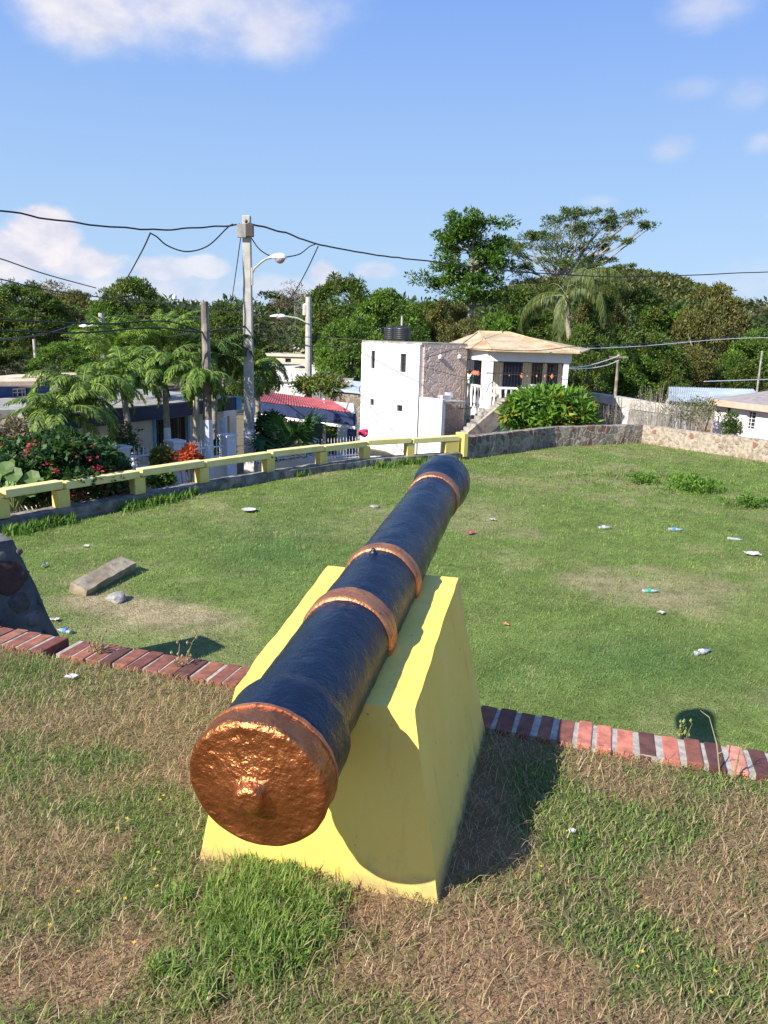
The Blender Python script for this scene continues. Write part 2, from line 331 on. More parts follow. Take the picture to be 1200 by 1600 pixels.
# ------------------------------------------------------------------ grass
def inside_near(x, y):
    fr = np.array([.217, 2.09]); ax = np.array([math.sin(R_(12)), math.cos(R_(12))]); sx = np.array([math.cos(R_(12)), -math.sin(R_(12))])
    u = (x-fr[0])*ax[0]+(y-fr[1])*ax[1]; v = (x-fr[0])*sx[0]+(y-fr[1])*sx[1]
    return (u > .0) & (u < 1.2) & (v > -.84) & (v < .0)
allV = []; allT = []; allQ = []; allC = []; base = 0
def push(t):
    global base
    V, T, Q, C = t; allV.append(V); allT.append(T+base); allQ.append(Q+base); allC.append(C); base += len(V)
def near_set(n, x0, x1, y0, y1, kind):
    x = rng.uniform(x0, x1, n); y = rng.uniform(y0, y1, n); g = near_green(x, y)
    keep = (y < BR(x)-.0) & ~inside_near(x, y)
    if kind == 'straw': keep &= rng.random(n) < (1.05-.75*g)
    if kind == 'green': keep &= rng.random(n) < (.10+.9*g)
    x, y, g = x[keep], y[keep], g[keep]; n = len(x)
    tuft = blob(x, y, 405, 1430, 0, .15, .2)*fbm(x, y, .12, 71)*1.6
    if kind == 'straw':
        L = rng.uniform(.012, .045, n); L[rng.random(n) < .03] *= 2.6; lean = rng.uniform(1.0, 1.56, n); Wd = rng.uniform(.0013, .0035, n)
        c = lerp(STRAW, (.24, .17, .10), rng.random(n)); c = lerp(c, (.50, .42, .28), (rng.random(n) < .25)*rng.random(n)); c = lerp(c, (.15, .15, .06), (rng.random(n) < .25)*.8)
        z = near_h(x, y)+rng.uniform(0, .014, n)
    else:
        L = rng.uniform(.014, .036, n)*(1+1.3*tuft); lean = rng.uniform(.5, 1.5, n)*(1-.25*tuft); Wd = rng.uniform(.0022, .0045, n)*(1+.3*tuft)
        c = lerp(GREEN, LIME, rng.random(n)); c = lerp(c, DGREEN, rng.random(n)*.8*np.clip(.5+tuft, 0, 1)); c = lerp(c, (.26, .22, .10), (rng.random(n) < .22)*rng.random(n))
        
        z = near_h(x, y)-.004
    push(blades(np.stack([x, y, z], 1), None, L, Wd, lean, rng.uniform(0, 6.283, n), c*rng.uniform(.75, 1.25, n)[:, None]))
near_set(150000, -2.6, 2.5, .9, 4.2, 'straw'); near_set(150000, -2.6, 2.5, .9, 4.2, 'green')
n = 6500; x = rng.uniform(-2.4, 2.4, n); y = rng.uniform(1.0, 4.2, n); k_ = (y < BR(x)-.02) & ~inside_near(x, y) & (rng.random(n) < 1.1-.8*near_green(x, y)); x, y = x[k_], y[k_]; n = len(x)
push(blades(np.stack([x, y, near_h(x, y)+rng.uniform(.004, .02, n)], 1), None, rng.uniform(.04, .12, n), rng.uniform(.0016, .0030, n), rng.uniform(1.3, 1.6, n), rng.uniform(0, 6.283, n), lerp((.54, .41, .24), (.38, .26, .15), rng.random(n))*rng.uniform(.8, 1.2, n)[:, None]))
near_set(25000, -6, 6, -1, 5, 'straw'); near_set(30000, -6, 6, -1, 5, 'green')
n = 7500; cl_ = rng.integers(0, 60, n); ca = rng.normal(0, .10, 60); cb = rng.normal(0, .125, 60); a = ca[cl_]+rng.normal(0, .025, n); b = cb[cl_]+rng.normal(0, .025, n); c0 = onz(405, 1420, 0); x = c0.x+a; y = c0.y+b
k_ = ~inside_near(x, y); x, y = x[k_], y[k_]; n = len(x); q = rng.random(n)
push(blades(np.stack([x, y, near_h(x, y)-.004], 1), None, rng.uniform(.03, .08, n), rng.uniform(.0025, .006, n), rng.uniform(.3, 1.35, n), rng.uniform(0, 6.28, n), lerp(lerp((.12, .22, .045), (.27, .37, .08), q), (.40, .33, .17), (rng.random(n) < .10)*.8)))
me = fastmesh('short_grass', np.concatenate(allV), np.concatenate(allT), np.concatenate(allQ), np.concatenate(allC))
tag(link('short_grass', me, 'grassblade'), 'patchy green and straw coloured grass around the foot of the yellow pedestal', 'grass', kind='stuff')
allV = []; allT = []; allQ = []; allC = []; base = 0
RX = np.array([p.x for p in RAIL]+[p.x for p in STONE[1:]]); RY = np.array([p.y for p in RAIL]+[p.y for p in STONE[1:]]); o_ = np.argsort(RX, kind='stable'); RX = RX[o_]; RY = RY[o_]
def lawn_set(n, dmin, dmax, half=.66):
    r = rng.uniform(dmin**.6, dmax**.6, n)**(1/.6); x = rng.uniform(-half, half, n)*r; y = r
    keep = (y > BR(x)+.3) & (y < np.interp(x, RX, RY)+.05) & (np.abs(x) < 15); g = lawn_green(x, y); keep &= rng.random(n) < .45+.6*g
    x, y, g = x[keep], y[keep], g[keep]; n = len(x); d = lawn_dark(x, y); k = np.clip(y/9, .8, 2.6)
    weed = np.clip(blob(x, y, 1085, 762, LZ, 1.1, 1.3)+.6*blob(x, y, 960, 750, LZ, 1.5, 1.)+.7*blob(x, y, 1165, 790, LZ, .6, .5), 0, 1)*sstep(fbm(x, y, .5, 77), .4, .6)
    L = rng.uniform(.02, .052, n)*(.55+.9*fbm(x, y, .22, 97))*(1+.35*d+2.2*weed)*(.8+.25*k); Wd = rng.uniform(.0035, .006, n)*k*(1+weed); lean = rng.uniform(.5, 1.55, n)
    c = lerp(GREEN, LIME, rng.random(n)*.9); c = lerp(c, DGREEN, np.clip(d*1.1*rng.random(n)+.25*rng.random(n), 0, 1)); c = lerp(c, (.30, .24, .12), (rng.random(n) < (.10+.75*(1-g)))*rng.uniform(.4, 1, n)); c = lerp(c, (.11, .24, .03), weed)
    c = lerp(c, (.36, .30, .15), .75*sstep(fbm(x, y, .35, 93), .56, .72)*(rng.random(n) < .6)); c = c*rng.uniform(.7, 1.3, n)[:, None]*(.35+1.3*fbm(x, y, .30, 88))[:, None]
    push(blades(np.stack([x, y, lawn_h(x, y)-.005], 1), None, L, Wd, lean, rng.uniform(0, 6.283, n), c))
lawn_set(380000, 4, 29)
# ragged growth along the foot of the rail wall
n = 5000; t = rng.uniform(2, 9.8, n); i = t.astype(int); f = t-i; P = np.array([[p.x, p.y] for p in RAIL]); q = P[i]+(P[i+1]-P[i])*f[:, None]
q[:, 0] += rng.exponential(.12, n)*.6+.12; q[:, 1] -= rng.exponential(.12, n)+.2; m_ = fbm(q[:, 0], q[:, 1], 1.1, 91) > .5; q = q[m_]; n = len(q)
push(blades(np.stack([q[:, 0], q[:, 1], lawn_h(q[:, 0], q[:, 1])], 1), None, rng.uniform(.08, .24, n), rng.uniform(.015, .035, n), rng.uniform(.1, 1.1, n), rng.uniform(0, 6.28, n), lerp((.10, .20, .03), (.17, .27, .05), rng.random(n))))
me = fastmesh('lawn_grass', np.concatenate(allV), np.concatenate(allT), np.concatenate(allQ), np.concatenate(allC))
tag(link('lawn_grass', me, 'grassblade'), 'green mown grass of the lower lawn with dry patches', 'grass', kind='stuff')
# ------------------------------------------------------------------ brick edging on its retaining wall
brick_root = empty('brick_wall', (0, BR(0)+.1, 0), 'long low retaining wall capped with a row of red bricks behind the yellow pedestal', 'wall')
bw = MB(); bm_ = MB(); dv = Vector((1, -.30)).normalized(); nv = Vector((.30, 1)).normalized(); o0 = Vector((0, BR(0)))
cols = [(.28, .10, .06), (.20, .065, .045), (.36, .15, .095), (.13, .05, .038), (.24, .085, .055), (.33, .12, .07), (.40, .19, .13)]; bright = [(.62, .21, .14), (.56, .18, .12), (.66, .27, .19), (.58, .20, .14), (.24, .07, .05), (.11, .04, .035), (.13, .05, .04)]
t = -9.5; k = 0
lastend = -9.5
while t < 9.5:
    wd = (.069 if t > 0 else .078)+random.uniform(-.007, .007); c = o0+dv*(t+wd/2)+nv*(.112+random.uniform(-.006, .006))
    gap = -1.97 < t < -1.86
    bw.cc = random.choice(bright if t > .9 else cols) if random.random() > .2 else random.choice(cols)
    if not gap:
        bw.box((c.x, c.y, -.030+random.uniform(-.004, .004)), (wd, .215+random.uniform(-.01, .01), .085), math.atan2(-.30, 1)+random.uniform(-.03, .03), Matrix.Rotation(random.uniform(-.03, .03), 3, 'Y'))
    else: bw.cc = (.22, .07, .045); bw.box((c.x, c.y, -.055), (wd*.9, .15, .05), .3)
    t += wd+(.022 if t > 0 else .013)+random.uniform(-.004, .004); k += 1
o = bw.build('brick_cap', 'vcol', brick_root, bevel=.006, vcol=True)
m_ = MB(); a = o0+dv*-9.5; b = o0+dv*9.5
m_.seg(a, o0+dv*-1.99, .195, -.09, .008, .112).seg(o0+dv*-1.84, b, .195, -.09, .008, .112); mo = m_.build('mortar_bed', 'mortar', brick_root)
m_ = MB(); m_.seg(a, b, .20, LZ-.6, -.091, .112); m_.build('wall_body', 'greyconc', brick_root)
# ------------------------------------------------------------------ yellow pedestal
M['yellow'] = mat('yellow_masonry_paint', (.87, .60, .105), (.90, .635, .135), scale=2.2, rough=.62, bump=.35, bscale=28, bdist=.006, spots=(5, (.60, .46, .14), .58, .80))
t_ = M['yellow'].node_tree; nb2 = NB(t_); pr_ = [n for n in t_.nodes if n.type == 'BSDF_PRINCIPLED'][0]; old = pr_.inputs['Base Color'].links[0].from_socket; cc_ = nb2.n('ShaderNodeTexCoord'); sx_ = nb2.n('ShaderNodeSeparateXYZ'); t_.links.new(cc_.outputs['Object'], sx_.inputs[0]); nn_ = nb2.n('ShaderNodeTexNoise'); nn_.inputs['Scale'].default_value = 11; nn_.inputs['Detail'].default_value = 8; t_.links.new(cc_.outputs['Object'], nn_.inputs['Vector'])
dirt = nb2.ramp(nb2.m('ADD', sx_.outputs[2], nb2.m('MULTIPLY', nn_.outputs[0], -.16)), -.04, .075, .75, 0.); n3 = nb2.n('ShaderNodeTexNoise'); n3.inputs['Scale'].default_value = 38; n3.inputs['Detail'].default_value = 4; t_.links.new(cc_.outputs['Object'], n3.inputs['Vector']); mps = nb2.n('ShaderNodeMapping'); mps.inputs['Scale'].default_value = (14, 14, 1.6); t_.links.new(cc_.outputs['Object'], mps.inputs[0]); n4 = nb2.n('ShaderNodeTexNoise'); n4.inputs['Scale'].default_value = 1; n4.inputs['Detail'].default_value = 5; t_.links.new(mps.outputs[0], n4.inputs['Vector']); old = nb2.mix(nb2.ramp(n4.outputs[0], .56, .76, 0, .55), old, (.50, .37, .12))
chips = nb2.m('MULTIPLY', nb2.ramp(n3.outputs[0], .69, .73), .7)
t_.links.new(nb2.mix(dirt, nb2.mix(chips, old, (.30, .25, .16)), (.30, .23, .13)), pr_.inputs['Base Color'])
ped = [(-.605, 2.275, -.06), (.217, 2.085, -.06), (.50, 3.17, -.06), (-.34, 3.345, -.06), (-.475, 2.332, .60), (.112, 2.207, .60), (.338, 3.261, .70), (-.25, 3.386, .70)]
me = bpy.data.meshes.new('pedestal'); bm = bmesh.new(); vs = [bm.verts.new(p) for p in ped]
for f in [(3, 2, 1, 0), (4, 5, 6, 7), (0, 1, 5, 4), (1, 2, 6, 5), (2, 3, 7, 6), (3, 0, 4, 7)]: bm.faces.new([vs[i] for i in f])
bmesh.ops.subdivide_edges(bm, edges=[e for e in bm.edges if e.calc_length() > .2], cuts=24, use_grid_fill=True); bmesh.ops.triangulate(bm, faces=[f for f in bm.faces if len(f.verts) > 4])
bm.normal_update()
for v in bm.verts:
    p = v.co; v.co = p+v.normal*(.006*mn.noise(p*3)+.0022*mn.noise(p*14))+Vector((.004*mn.noise(p*9+Vector((5, 0, 0))), 0, .003*mn.noise(p*11)))
bm.to_mesh(me); bm.free(); me.polygons.foreach_set('use_smooth', np.ones(len(me.polygons), bool))
PX = Vector((-.05, 2.75, -.06))
po = bpy.data.objects.new('cannon_pedestal', me); me.transform(Matrix.Translation(-PX)); po.location = PX; me.materials.append(M['yellow']); COL.objects.link(po)
es = po.modifiers.new('e', 'EDGE_SPLIT'); es.split_angle = R_(35)
tag(po, 'yellow painted masonry pedestal with sloping sides under the cannon', 'pedestal')
# ------------------------------------------------------------------ cannon
A0 = Vector((-.299, 1.834, .60)); B0 = Vector((.304, 4.4, .85)); AX = (B0-A0).normalized(); SX = AX.cross(Vector((0, 0, 1))).normalized(); UX = SX.cross(AX)
can = empty('cannon', A0, 'old black iron cannon with copper painted breech and rings on the yellow pedestal', 'cannon')
def cmat(name, base, metal, rough, coat, b1, b2, d1, extra=None, rv=0):
    m = bpy.data.materials.new(name); m.use_nodes = True; t = m.node_tree; t.nodes.clear(); b = NB(t); o = b.n('ShaderNodeOutputMaterial'); p = b.n('ShaderNodeBsdfPrincipled')
    co = b.n('ShaderNodeTexCoord')
    def nse(sc, dt=4): q = b.n('ShaderNodeTexNoise'); q.inputs['Scale'].default_value = sc; q.inputs['Detail'].default_value = dt; t.links.new(co.outputs['Object'], q.inputs['Vector']); return q.outputs[0]
    p.inputs['Metallic'].default_value = metal
    r = b.ramp(nse(9), .3, .7, rough, rough+rv); t.links.new(r, p.inputs['Roughness'])
    col = b.mix(b.ramp(nse(14), .35, .7), base[0], base[1])
    if extra: col = b.mix(b.ramp(nse(extra[0], 7), extra[2], extra[3]), col, extra[1])
    t.links.new(col, p.inputs['Base Color'])
    if coat: p.inputs['Coat Weight'].default_value = coat; p.inputs['Coat Roughness'].default_value = .22
    h = b.m('ADD', nse(b1, 3), b.m('MULTIPLY', nse(b2, 5), .45)); bn = b.n('ShaderNodeBump'); bn.inputs['Strength'].default_value = 1; bn.inputs['Distance'].default_value = d1
    t.links.new(h, bn.inputs['Height']); t.links.new(bn.outputs[0], p.inputs['Normal']); 
    if coat: t.links.new(bn.outputs[0], p.inputs['Coat Normal'])
    t.links.new(p.outputs[0], o.inputs[0]); return m
M['cannon'] = cmat('cannon_black', ((.004, .010, .024), (.007, .015, .034)), 0, .23, 0, 60, 150, .0036, extra=(55, (.07, .075, .08), .70, .78), rv=.16)
M['cannon'].node_tree.nodes['Principled BSDF'].inputs['Specular IOR Level'].default_value = .4
M['copper'] = cmat('copper_paint', ((.52, .19, .07), (.37, .125, .045)), .92, .30, 0, 30, 75, .0115, extra=(30, (.22, .10, .06), .66, .76), rv=.15)
M['ring'] = cmat('ring_copper_paint', ((.58, .24, .11), (.42, .16, .08)), .75, .36, 0, 60, 160, .004, extra=(60, (.16, .08, .05), .60, .7), rv=.15)
def revolve(name, prof, m, nseg=96, step=.012, amp=.0022, capL=False):
    # prof: (s, r); resample
    P = []
    for (s0, r0), (s1, r1) in zip(prof[:-1], prof[1:]):
        L = math.hypot(s1-s0, r1-r0); k = max(1, int(L/step))
        for i in range(k): f = i/k; P.append((s0+(s1-s0)*f, r0+(r1-r0)*f))
    P.append(prof[-1]); vs = []
    for s, r in P:
        for k in range(nseg):
            a = 2*math.pi*k/nseg; dr = SX*math.cos(a)+UX*math.sin(a); p = AX*s+dr*r
            nn = amp*mn.noise(p*26)+amp*.8*mn.noise(p*7+Vector((3, 1, 2)))
            p = p+dr*nn*min(1, r/.03)+AX*nn*.5; vs.append(p)
    n = nseg; fs = [(i*n+k, i*n+(k+1) % n, (i+1)*n+(k+1) % n, (i+1)*n+k) for i in range(len(P)-1) for k in range(n)]
    if prof[0][1] < .01: fs.append(tuple(range(n-1, -1, -1)))
    me = bpy.data.meshes.new(name); me.from_pydata([tuple(v) for v in vs], [], fs); me.polygons.foreach_set('use_smooth', np.ones(len(fs), bool))
    o = link(name, me, m, can, local=True); e = o.modifiers.new('e', 'EDGE_SPLIT'); e.split_angle = R_(50); return o
revolve('barrel', [(.0, .170), (.035, .176), (.05, .181), (.18, .184), (.20, .181), (.215, .170), (.235, .1625), (.4, .162), (.9, .160), (1.3, .156), (1.6, .150), (2.1, .144), (2.5, .139), (2.62, .140), (2.68, .150), (2.74, .162), (2.80, .167), (2.87, .166), (2.93, .158), (2.955, .145), (2.965, .12), (2.965, .062), (2.90, .058), (2.3, .055), (2.29, .001)], 'cannon', amp=.0022)
revolve('breech_plate', [(-.120, .001), (-.121, .028), (-.117, .037), (-.100, .042), (-.088, .050), (-.078, .085), (-.068, .125), (-.062, .155), (-.062, .170), (-.061, .180), (-.055, .188), (-.046, .192), (-.02, .193), (.010, .192), (.026, .190), (.034, .184), (.036, .165)], 'copper', step=.005, amp=.0042)
revolve('breech_band', [(.022, .186), (.024, .1935), (.036, .1935), (.040, .186), (.041, .165)], 'ring', step=.006, amp=.0025)
for s0, s1, r in ((.765, .865, .162), (1.275, 1.355, .156), (2.50, 2.585, .139)):
    m = (s0+s1)/2
    revolve('ring', [(s0, r-.004), (s0+.004, r+.006), (s0+.018, r+.011), (m-.008, r+.010), (m, r+.0065), (m+.008, r+.010), (s1-.018, r+.011), (s1-.004, r+.006), (s1, r-.004)], 'ring', step=.006, amp=.002)
vp = A0+AX*1.235+UX*.155-SX*.018
mb = MB(); mb.lathe(vp, [(.020, -.01), (.018, .006), (.011, .014), (.007, .022), (.001, .026)], 14, UX); mb.build('vent_knob', 'cannon', can, smooth=True)
# ------------------------------------------------------------------ yellow railing on low stone wall
rail = empty('railing', (RAIL[5].x, RAIL[5].y, LZ), 'long low yellow concrete railing curving along the far left edge of the lawn', 'railing')
for i in range(len(RAIL)-1):
    a, b = RAIL[i], RAIL[i+1]; d = (b-a).normalized()
    j = .012*(-1)**i
    mb = MB(); mb.seg(a+d*.03, b-d*.03, .24, -1.28+j, -1.13+j); mb.build('rail_beam', 'yellowrail', rail, bevel=.015)
    if i < len(RAIL)-2:
        mb = MB(); c = b-d*.02; mb.box((c.x, c.y, -1.465), (.26, .20, .34), math.atan2(d.y, d.x)); mb.build('post', 'yellowpost', rail, bevel=.012)
d = (RAIL[-1]-RAIL[-2]).normalized(); c = RAIL[-1]+d*.12-Vector((.0, .0)); mb = MB(); mb.box((c.x+.02, c.y, -1.42), (.16, .42, .70), math.atan2(d.y, d.x)); mb.build('end_post', 'yellowpost', rail, bevel=.015)
c = RAIL[-1]-d*.28; mb = MB(); mb.box((c.x, c.y, -1.465), (.5, .22, .33), math.atan2(d.y, d.x)); mb.build('post', 'yellowpost', rail, bevel=.012)
def stone_mat(name, mortar, s1, s2, scale, red, thr=.1, cut=.25):
    m = bpy.data.materials.new(name); m.use_nodes = True; t = m.node_tree; t.nodes.clear(); b = NB(t); o = b.n('ShaderNodeOutputMaterial'); p = b.n('ShaderNodeBsdfPrincipled'); p.inputs['Roughness'].default_value = .92
    co = b.n('ShaderNodeTexCoord'); wv = b.n('ShaderNodeTexNoise'); wv.inputs['Scale'].default_value = scale*1.4; wv.inputs['Detail'].default_value = 3; t.links.new(co.outputs['Object'], wv.inputs['Vector'])
    mx = b.n('ShaderNodeMix'); mx.data_type = 'VECTOR'; mx.inputs[0].default_value = .10; t.links.new(co.outputs['Object'], mx.inputs[4]); t.links.new(wv.outputs['Color'], mx.inputs[5])
    v = b.n('ShaderNodeTexVoronoi'); v.inputs['Scale'].default_value = scale; t.links.new(mx.outputs[1], v.inputs['Vector']); e = b.n('ShaderNodeTexVoronoi', feature='DISTANCE_TO_EDGE'); e.inputs['Scale'].default_value = scale; t.links.new(mx.outputs[1], e.inputs['Vector'])
    sep = b.n('ShaderNodeSeparateColor'); t.links.new(v.outputs['Color'], sep.inputs[0])
    stone = b.mix(sep.outputs[0], s1, s2); stone = b.mix(b.ramp(sep.outputs[1], .72, .75), stone, red)
    big = b.m('GREATER_THAN', sep.outputs[2], cut)
    msk = b.m('MULTIPLY', b.ramp(e.outputs[0], thr, thr+.06), big)
    n2 = b.n('ShaderNodeTexNoise'); n2.inputs['Scale'].default_value = 9; n2.inputs['Detail'].default_value = 6; t.links.new(co.outputs['Object'], n2.inputs['Vector'])
    mc = b.mix(b.ramp(n2.outputs[0], .4, .65), mortar, tuple(x*.62 for x in mortar))
    t.links.new(b.mix(msk, mc, stone), p.inputs['Base Color']); bn = b.n('ShaderNodeBump'); bn.inputs['Strength'].default_value = .9; bn.inputs['Distance'].default_value = .04
    t.links.new(b.m('ADD', b.m('MULTIPLY', msk, .8), n2.outputs[0]), bn.inputs['Height']); t.links.new(bn.outputs[0], p.inputs['Normal']); t.links.new(p.outputs[0], o.inputs[0]); return m
M['stoneA'] = stone_mat('shade_toned_rubble', (.30, .26, .21), (.13, .11, .095), (.22, .19, .155), 4.6, (.15, .08, .06), .06)  # shade on the lawn wall is put into this darker colour
M['stoneB'] = stone_mat('sun_toned_rubble', (.40, .335, .26), (.25, .17, .125), (.33, .265, .20), 5.0, (.26, .11, .08), .2)  # same lawn wall past the bend, sunlight put into the paler colour
M['merlon'] = stone_mat('cobble_masonry', (.20, .19, .18), (.13, .11, .10), (.24, .20, .17), 4.5, (.17, .06, .045), .14)
def strip_wall(name, pts, z0, z1, th, m, parent, amp=.02, step=.12, zs=9, off=0.):
    """thick, slightly uneven masonry wall following a polyline"""
    P = []
    for a, b in zip(pts[:-1], pts[1:]):
        k = max(1, int((b-a).length/step)); P += [a+(b-a)*(i/k) for i in range(k)]
    P.append(pts[-1]); vs = []; prof = []
    for j in range(zs): prof.append((-th/2, z0+(z1-z0)*j/(zs-1)))
    prof += [(-th*.2, z1+.01), (th*.2, z1+.01)]
    for j in range(zs-1, -1, -1): prof.append((th/2, z0+(z1-z0)*j/(zs-1)))
    m_ = len(prof)
    for i, p in enumerate(P):
        d = (P[min(i+1, len(P)-1)]-P[max(i-1, 0)]).normalized(); n = Vector((d.y, -d.x))
        for (o, z) in prof:
            q = Vector((*(p+n*(-o+off)), z)); r = amp*mn.noise(q*2.3)+amp*.7*mn.noise(q*6); vs.append(q+Vector((n.x*r, n.y*r, r*.8)))
    fs = [(i*m_+j, i*m_+(j+1), (i+1)*m_+j+1, (i+1)*m_+j) for i in range(len(P)-1) for j in range(m_-1)]
    fs += [tuple(range(m_)), tuple((len(P)-1)*m_+j for j in range(m_-1, -1, -1))]
    me = bpy.data.meshes.new(name); me.from_pydata([tuple(v) for v in vs], [], fs); return link(name, me, m, parent)
lw = empty('stone_wall', (RAIL[4].x, RAIL[4].y, LZ), 'dark low masonry wall carrying the yellow railing', 'wall')
M['lowwall'] = mat('stained_masonry', (.13, .12, .105), (.27, .245, .21), scale=3.5, rough=.95, bump=.8, bscale=16, bdist=.03, spots=(6, (.07, .065, .06), .52, .68))
strip_wall('wall_body', RAIL, -4.6, -1.64, .42, 'lowwall', lw, .04)
cw = [RAIL[-1]+Vector((.1, 0))]+STONE[1:]
sw = empty('stone_wall', (STONE[2].x, STONE[2].y, LZ), 'low rubble stone wall along the far side of the lawn, turning pale at its right bend', 'wall')
strip_wall('shade_toned_section', cw[:3], -4.8, LZ+.66, .32, 'stoneA', sw, .035)
strip_wall('sun_toned_section', [cw[2]+(cw[3]-cw[2]).normalized()*.16, cw[3], cw[4]], -4.8, LZ+.655, .32, 'stoneB', sw, .03)
# ------------------------------------------------------------------ merlon at left
TP = at(20, 843, 7.0); e = Vector((.65, .76, 0)); nb = Vector((-.76, .65, 0))
T0 = TP-e*1.25; spl = .5; bt = LZ-.1
q = [T0-e*.9-nb*.28, TP+e*spl-nb*.28, TP+e*spl+nb*.75, T0-e*.9+nb*.75]; tq = [T0, TP, TP+nb*.48, T0+nb*.48]
me = bpy.data.meshes.new('m'); bm = bmesh.new(); vs = [bm.verts.new((p.x, p.y, bt)) for p in q]+[bm.verts.new((p.x, p.y, TP.z)) for p in tq]
for f in [(3, 2, 1, 0), (4, 5, 6, 7), (0, 1, 5, 4), (1, 2, 6, 5), (2, 3, 7, 6), (3, 0, 4, 7)]: bm.faces.new([vs[i] for i in f])
bmesh.ops.subdivide_edges(bm, edges=bm.edges[:], cuts=14, use_grid_fill=True); bm.normal_update()
for v in bm.verts: v.co += v.normal*(.02*mn.noise(v.co*3)+.012*mn.noise(v.co*8))
bm.to_mesh(me); bm.free()
mr = empty('stone_pedestal', (TP.x, TP.y, bt), 'unpainted sloping stone pedestal in shade at the left edge beyond the bricks', 'pedestal')
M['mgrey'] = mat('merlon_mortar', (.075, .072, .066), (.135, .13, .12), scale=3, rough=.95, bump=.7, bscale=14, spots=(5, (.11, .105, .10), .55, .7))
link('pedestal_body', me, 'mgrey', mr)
fx = (TP+e*spl-nb*.28)-TP  # slope vector of face edge
nrm = (e.cross(Vector(((T0-e*.9-nb*.28)-T0).to_tuple()[:2]+(bt-TP.z,)))).normalized()
if nrm.dot(Vector((0, -1, 0))) < 0: nrm = -nrm
def facept(u, v): # v 0 top..1 bottom, u metres from right top edge leftwards
    a = TP+Vector((*(TP+e*spl-nb*.28)[:2], bt))*0
    p0 = Vector((TP.x, TP.y, TP.z)); p1 = Vector((*(TP+e*spl-nb*.28)[:2], bt)); return p0+(p1-p0)*v-e*u
ms = MB()
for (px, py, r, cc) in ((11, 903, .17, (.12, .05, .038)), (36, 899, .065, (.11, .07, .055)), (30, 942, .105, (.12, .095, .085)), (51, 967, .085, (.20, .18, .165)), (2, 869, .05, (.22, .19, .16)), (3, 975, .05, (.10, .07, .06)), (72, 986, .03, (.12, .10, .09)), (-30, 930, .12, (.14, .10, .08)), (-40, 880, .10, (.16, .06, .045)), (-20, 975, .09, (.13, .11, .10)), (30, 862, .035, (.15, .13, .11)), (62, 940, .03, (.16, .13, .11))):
    dr = ray(px, py); o_c = Vector((0, 0, CAMH)); c = o_c+dr*((Vector((TP.x, TP.y, TP.z))-o_c).dot(nrm)/dr.dot(nrm)); ms = MB(); ms.cc = cc
    bmx = bmesh.new(); bmesh.ops.create_icosphere(bmx, subdivisions=3, radius=1)
    t1 = e; t2 = nrm.cross(e)
    vv = [c+nrm*(.017*x.co.z)+t1*x.co.x*r*(1+.25*mn.noise(x.co*1.5+c))+t2*x.co.y*r*.95*(1+.3*mn.noise(x.co*1.2-c)) for x in bmx.verts]
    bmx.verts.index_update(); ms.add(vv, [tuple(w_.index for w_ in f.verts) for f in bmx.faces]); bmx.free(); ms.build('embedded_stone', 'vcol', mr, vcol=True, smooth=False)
# concrete slab fragment & rock on the lawn
a = onl(118, 930); b = onl(203, 890); L = (b-a).length; d = (b-a).normalized(); c = (a+b)/2
mb = MB(); n = 14
sl_ = MB(); bmx = bmesh.new(); bmesh.ops.create_cube(bmx, size=1); bmesh.ops.subdivide_edges(bmx, edges=bmx.edges[:], cuts=7, use_grid_fill=True)
for v in bmx.verts: v.co = Vector((v.co.x*L*.92, v.co.y*.27, v.co.z*.17)); v.co += Vector((.02*mn.noise(v.co*5), .02*mn.noise(v.co*6+Vector((4, 0, 0))), .012*mn.noise(v.co*7)))
RM = Matrix.Translation((c.x, c.y, c.z+.07)) @ Matrix.Rotation(math.atan2(d.y, d.x), 4, 'Z') @ Matrix.Rotation(R_(-4), 4, 'Y') @ Matrix.Rotation(R_(16), 4, 'X')
me = bpy.data.meshes.new('s'); bmx.to_mesh(me); bmx.free(); so_ = link('concrete_slab', me, mat('old_kerb', (.22, .17, .11), (.34, .28, .19), scale=5, rough=.95, bump=.5, spots=(7, (.16, .14, .12), .55, .7))); so_.matrix_world = RM; tag(so_, 'broken length of concrete kerb lying tilted on the lawn at left', 'concrete block')
def rock(name, px, py, z, r, m, label, cat, sq=.6, seed=0):
    p = onl(px, py); z = p.z; bmx = bmesh.new(); bmesh.ops.create_icosphere(bmx, subdivisions=3, radius=r); off = Vector((seed, 2*seed, 0))
    for v in bmx.verts: v.co = v.co*(1+.35*mn.noise(v.co/r*1.3+off)); v.co.z *= sq
    me = bpy.data.meshes.new(name); bmx.to_mesh(me); bmx.free(); o = link(name, me, m); o.location = (p.x, p.y, p.z+r*sq*.45); return tag(o, label, cat)
rock('rock', 183, 938, LZ, .13, 'greyconc', 'small grey rock in front of the broken kerb piece', 'rock', .6, 3)
rock('rock', 585, 792, LZ, .10, 'greyconc', 'flat grey stone in the grass left of the cannon muzzle', 'rock', .3, 9)
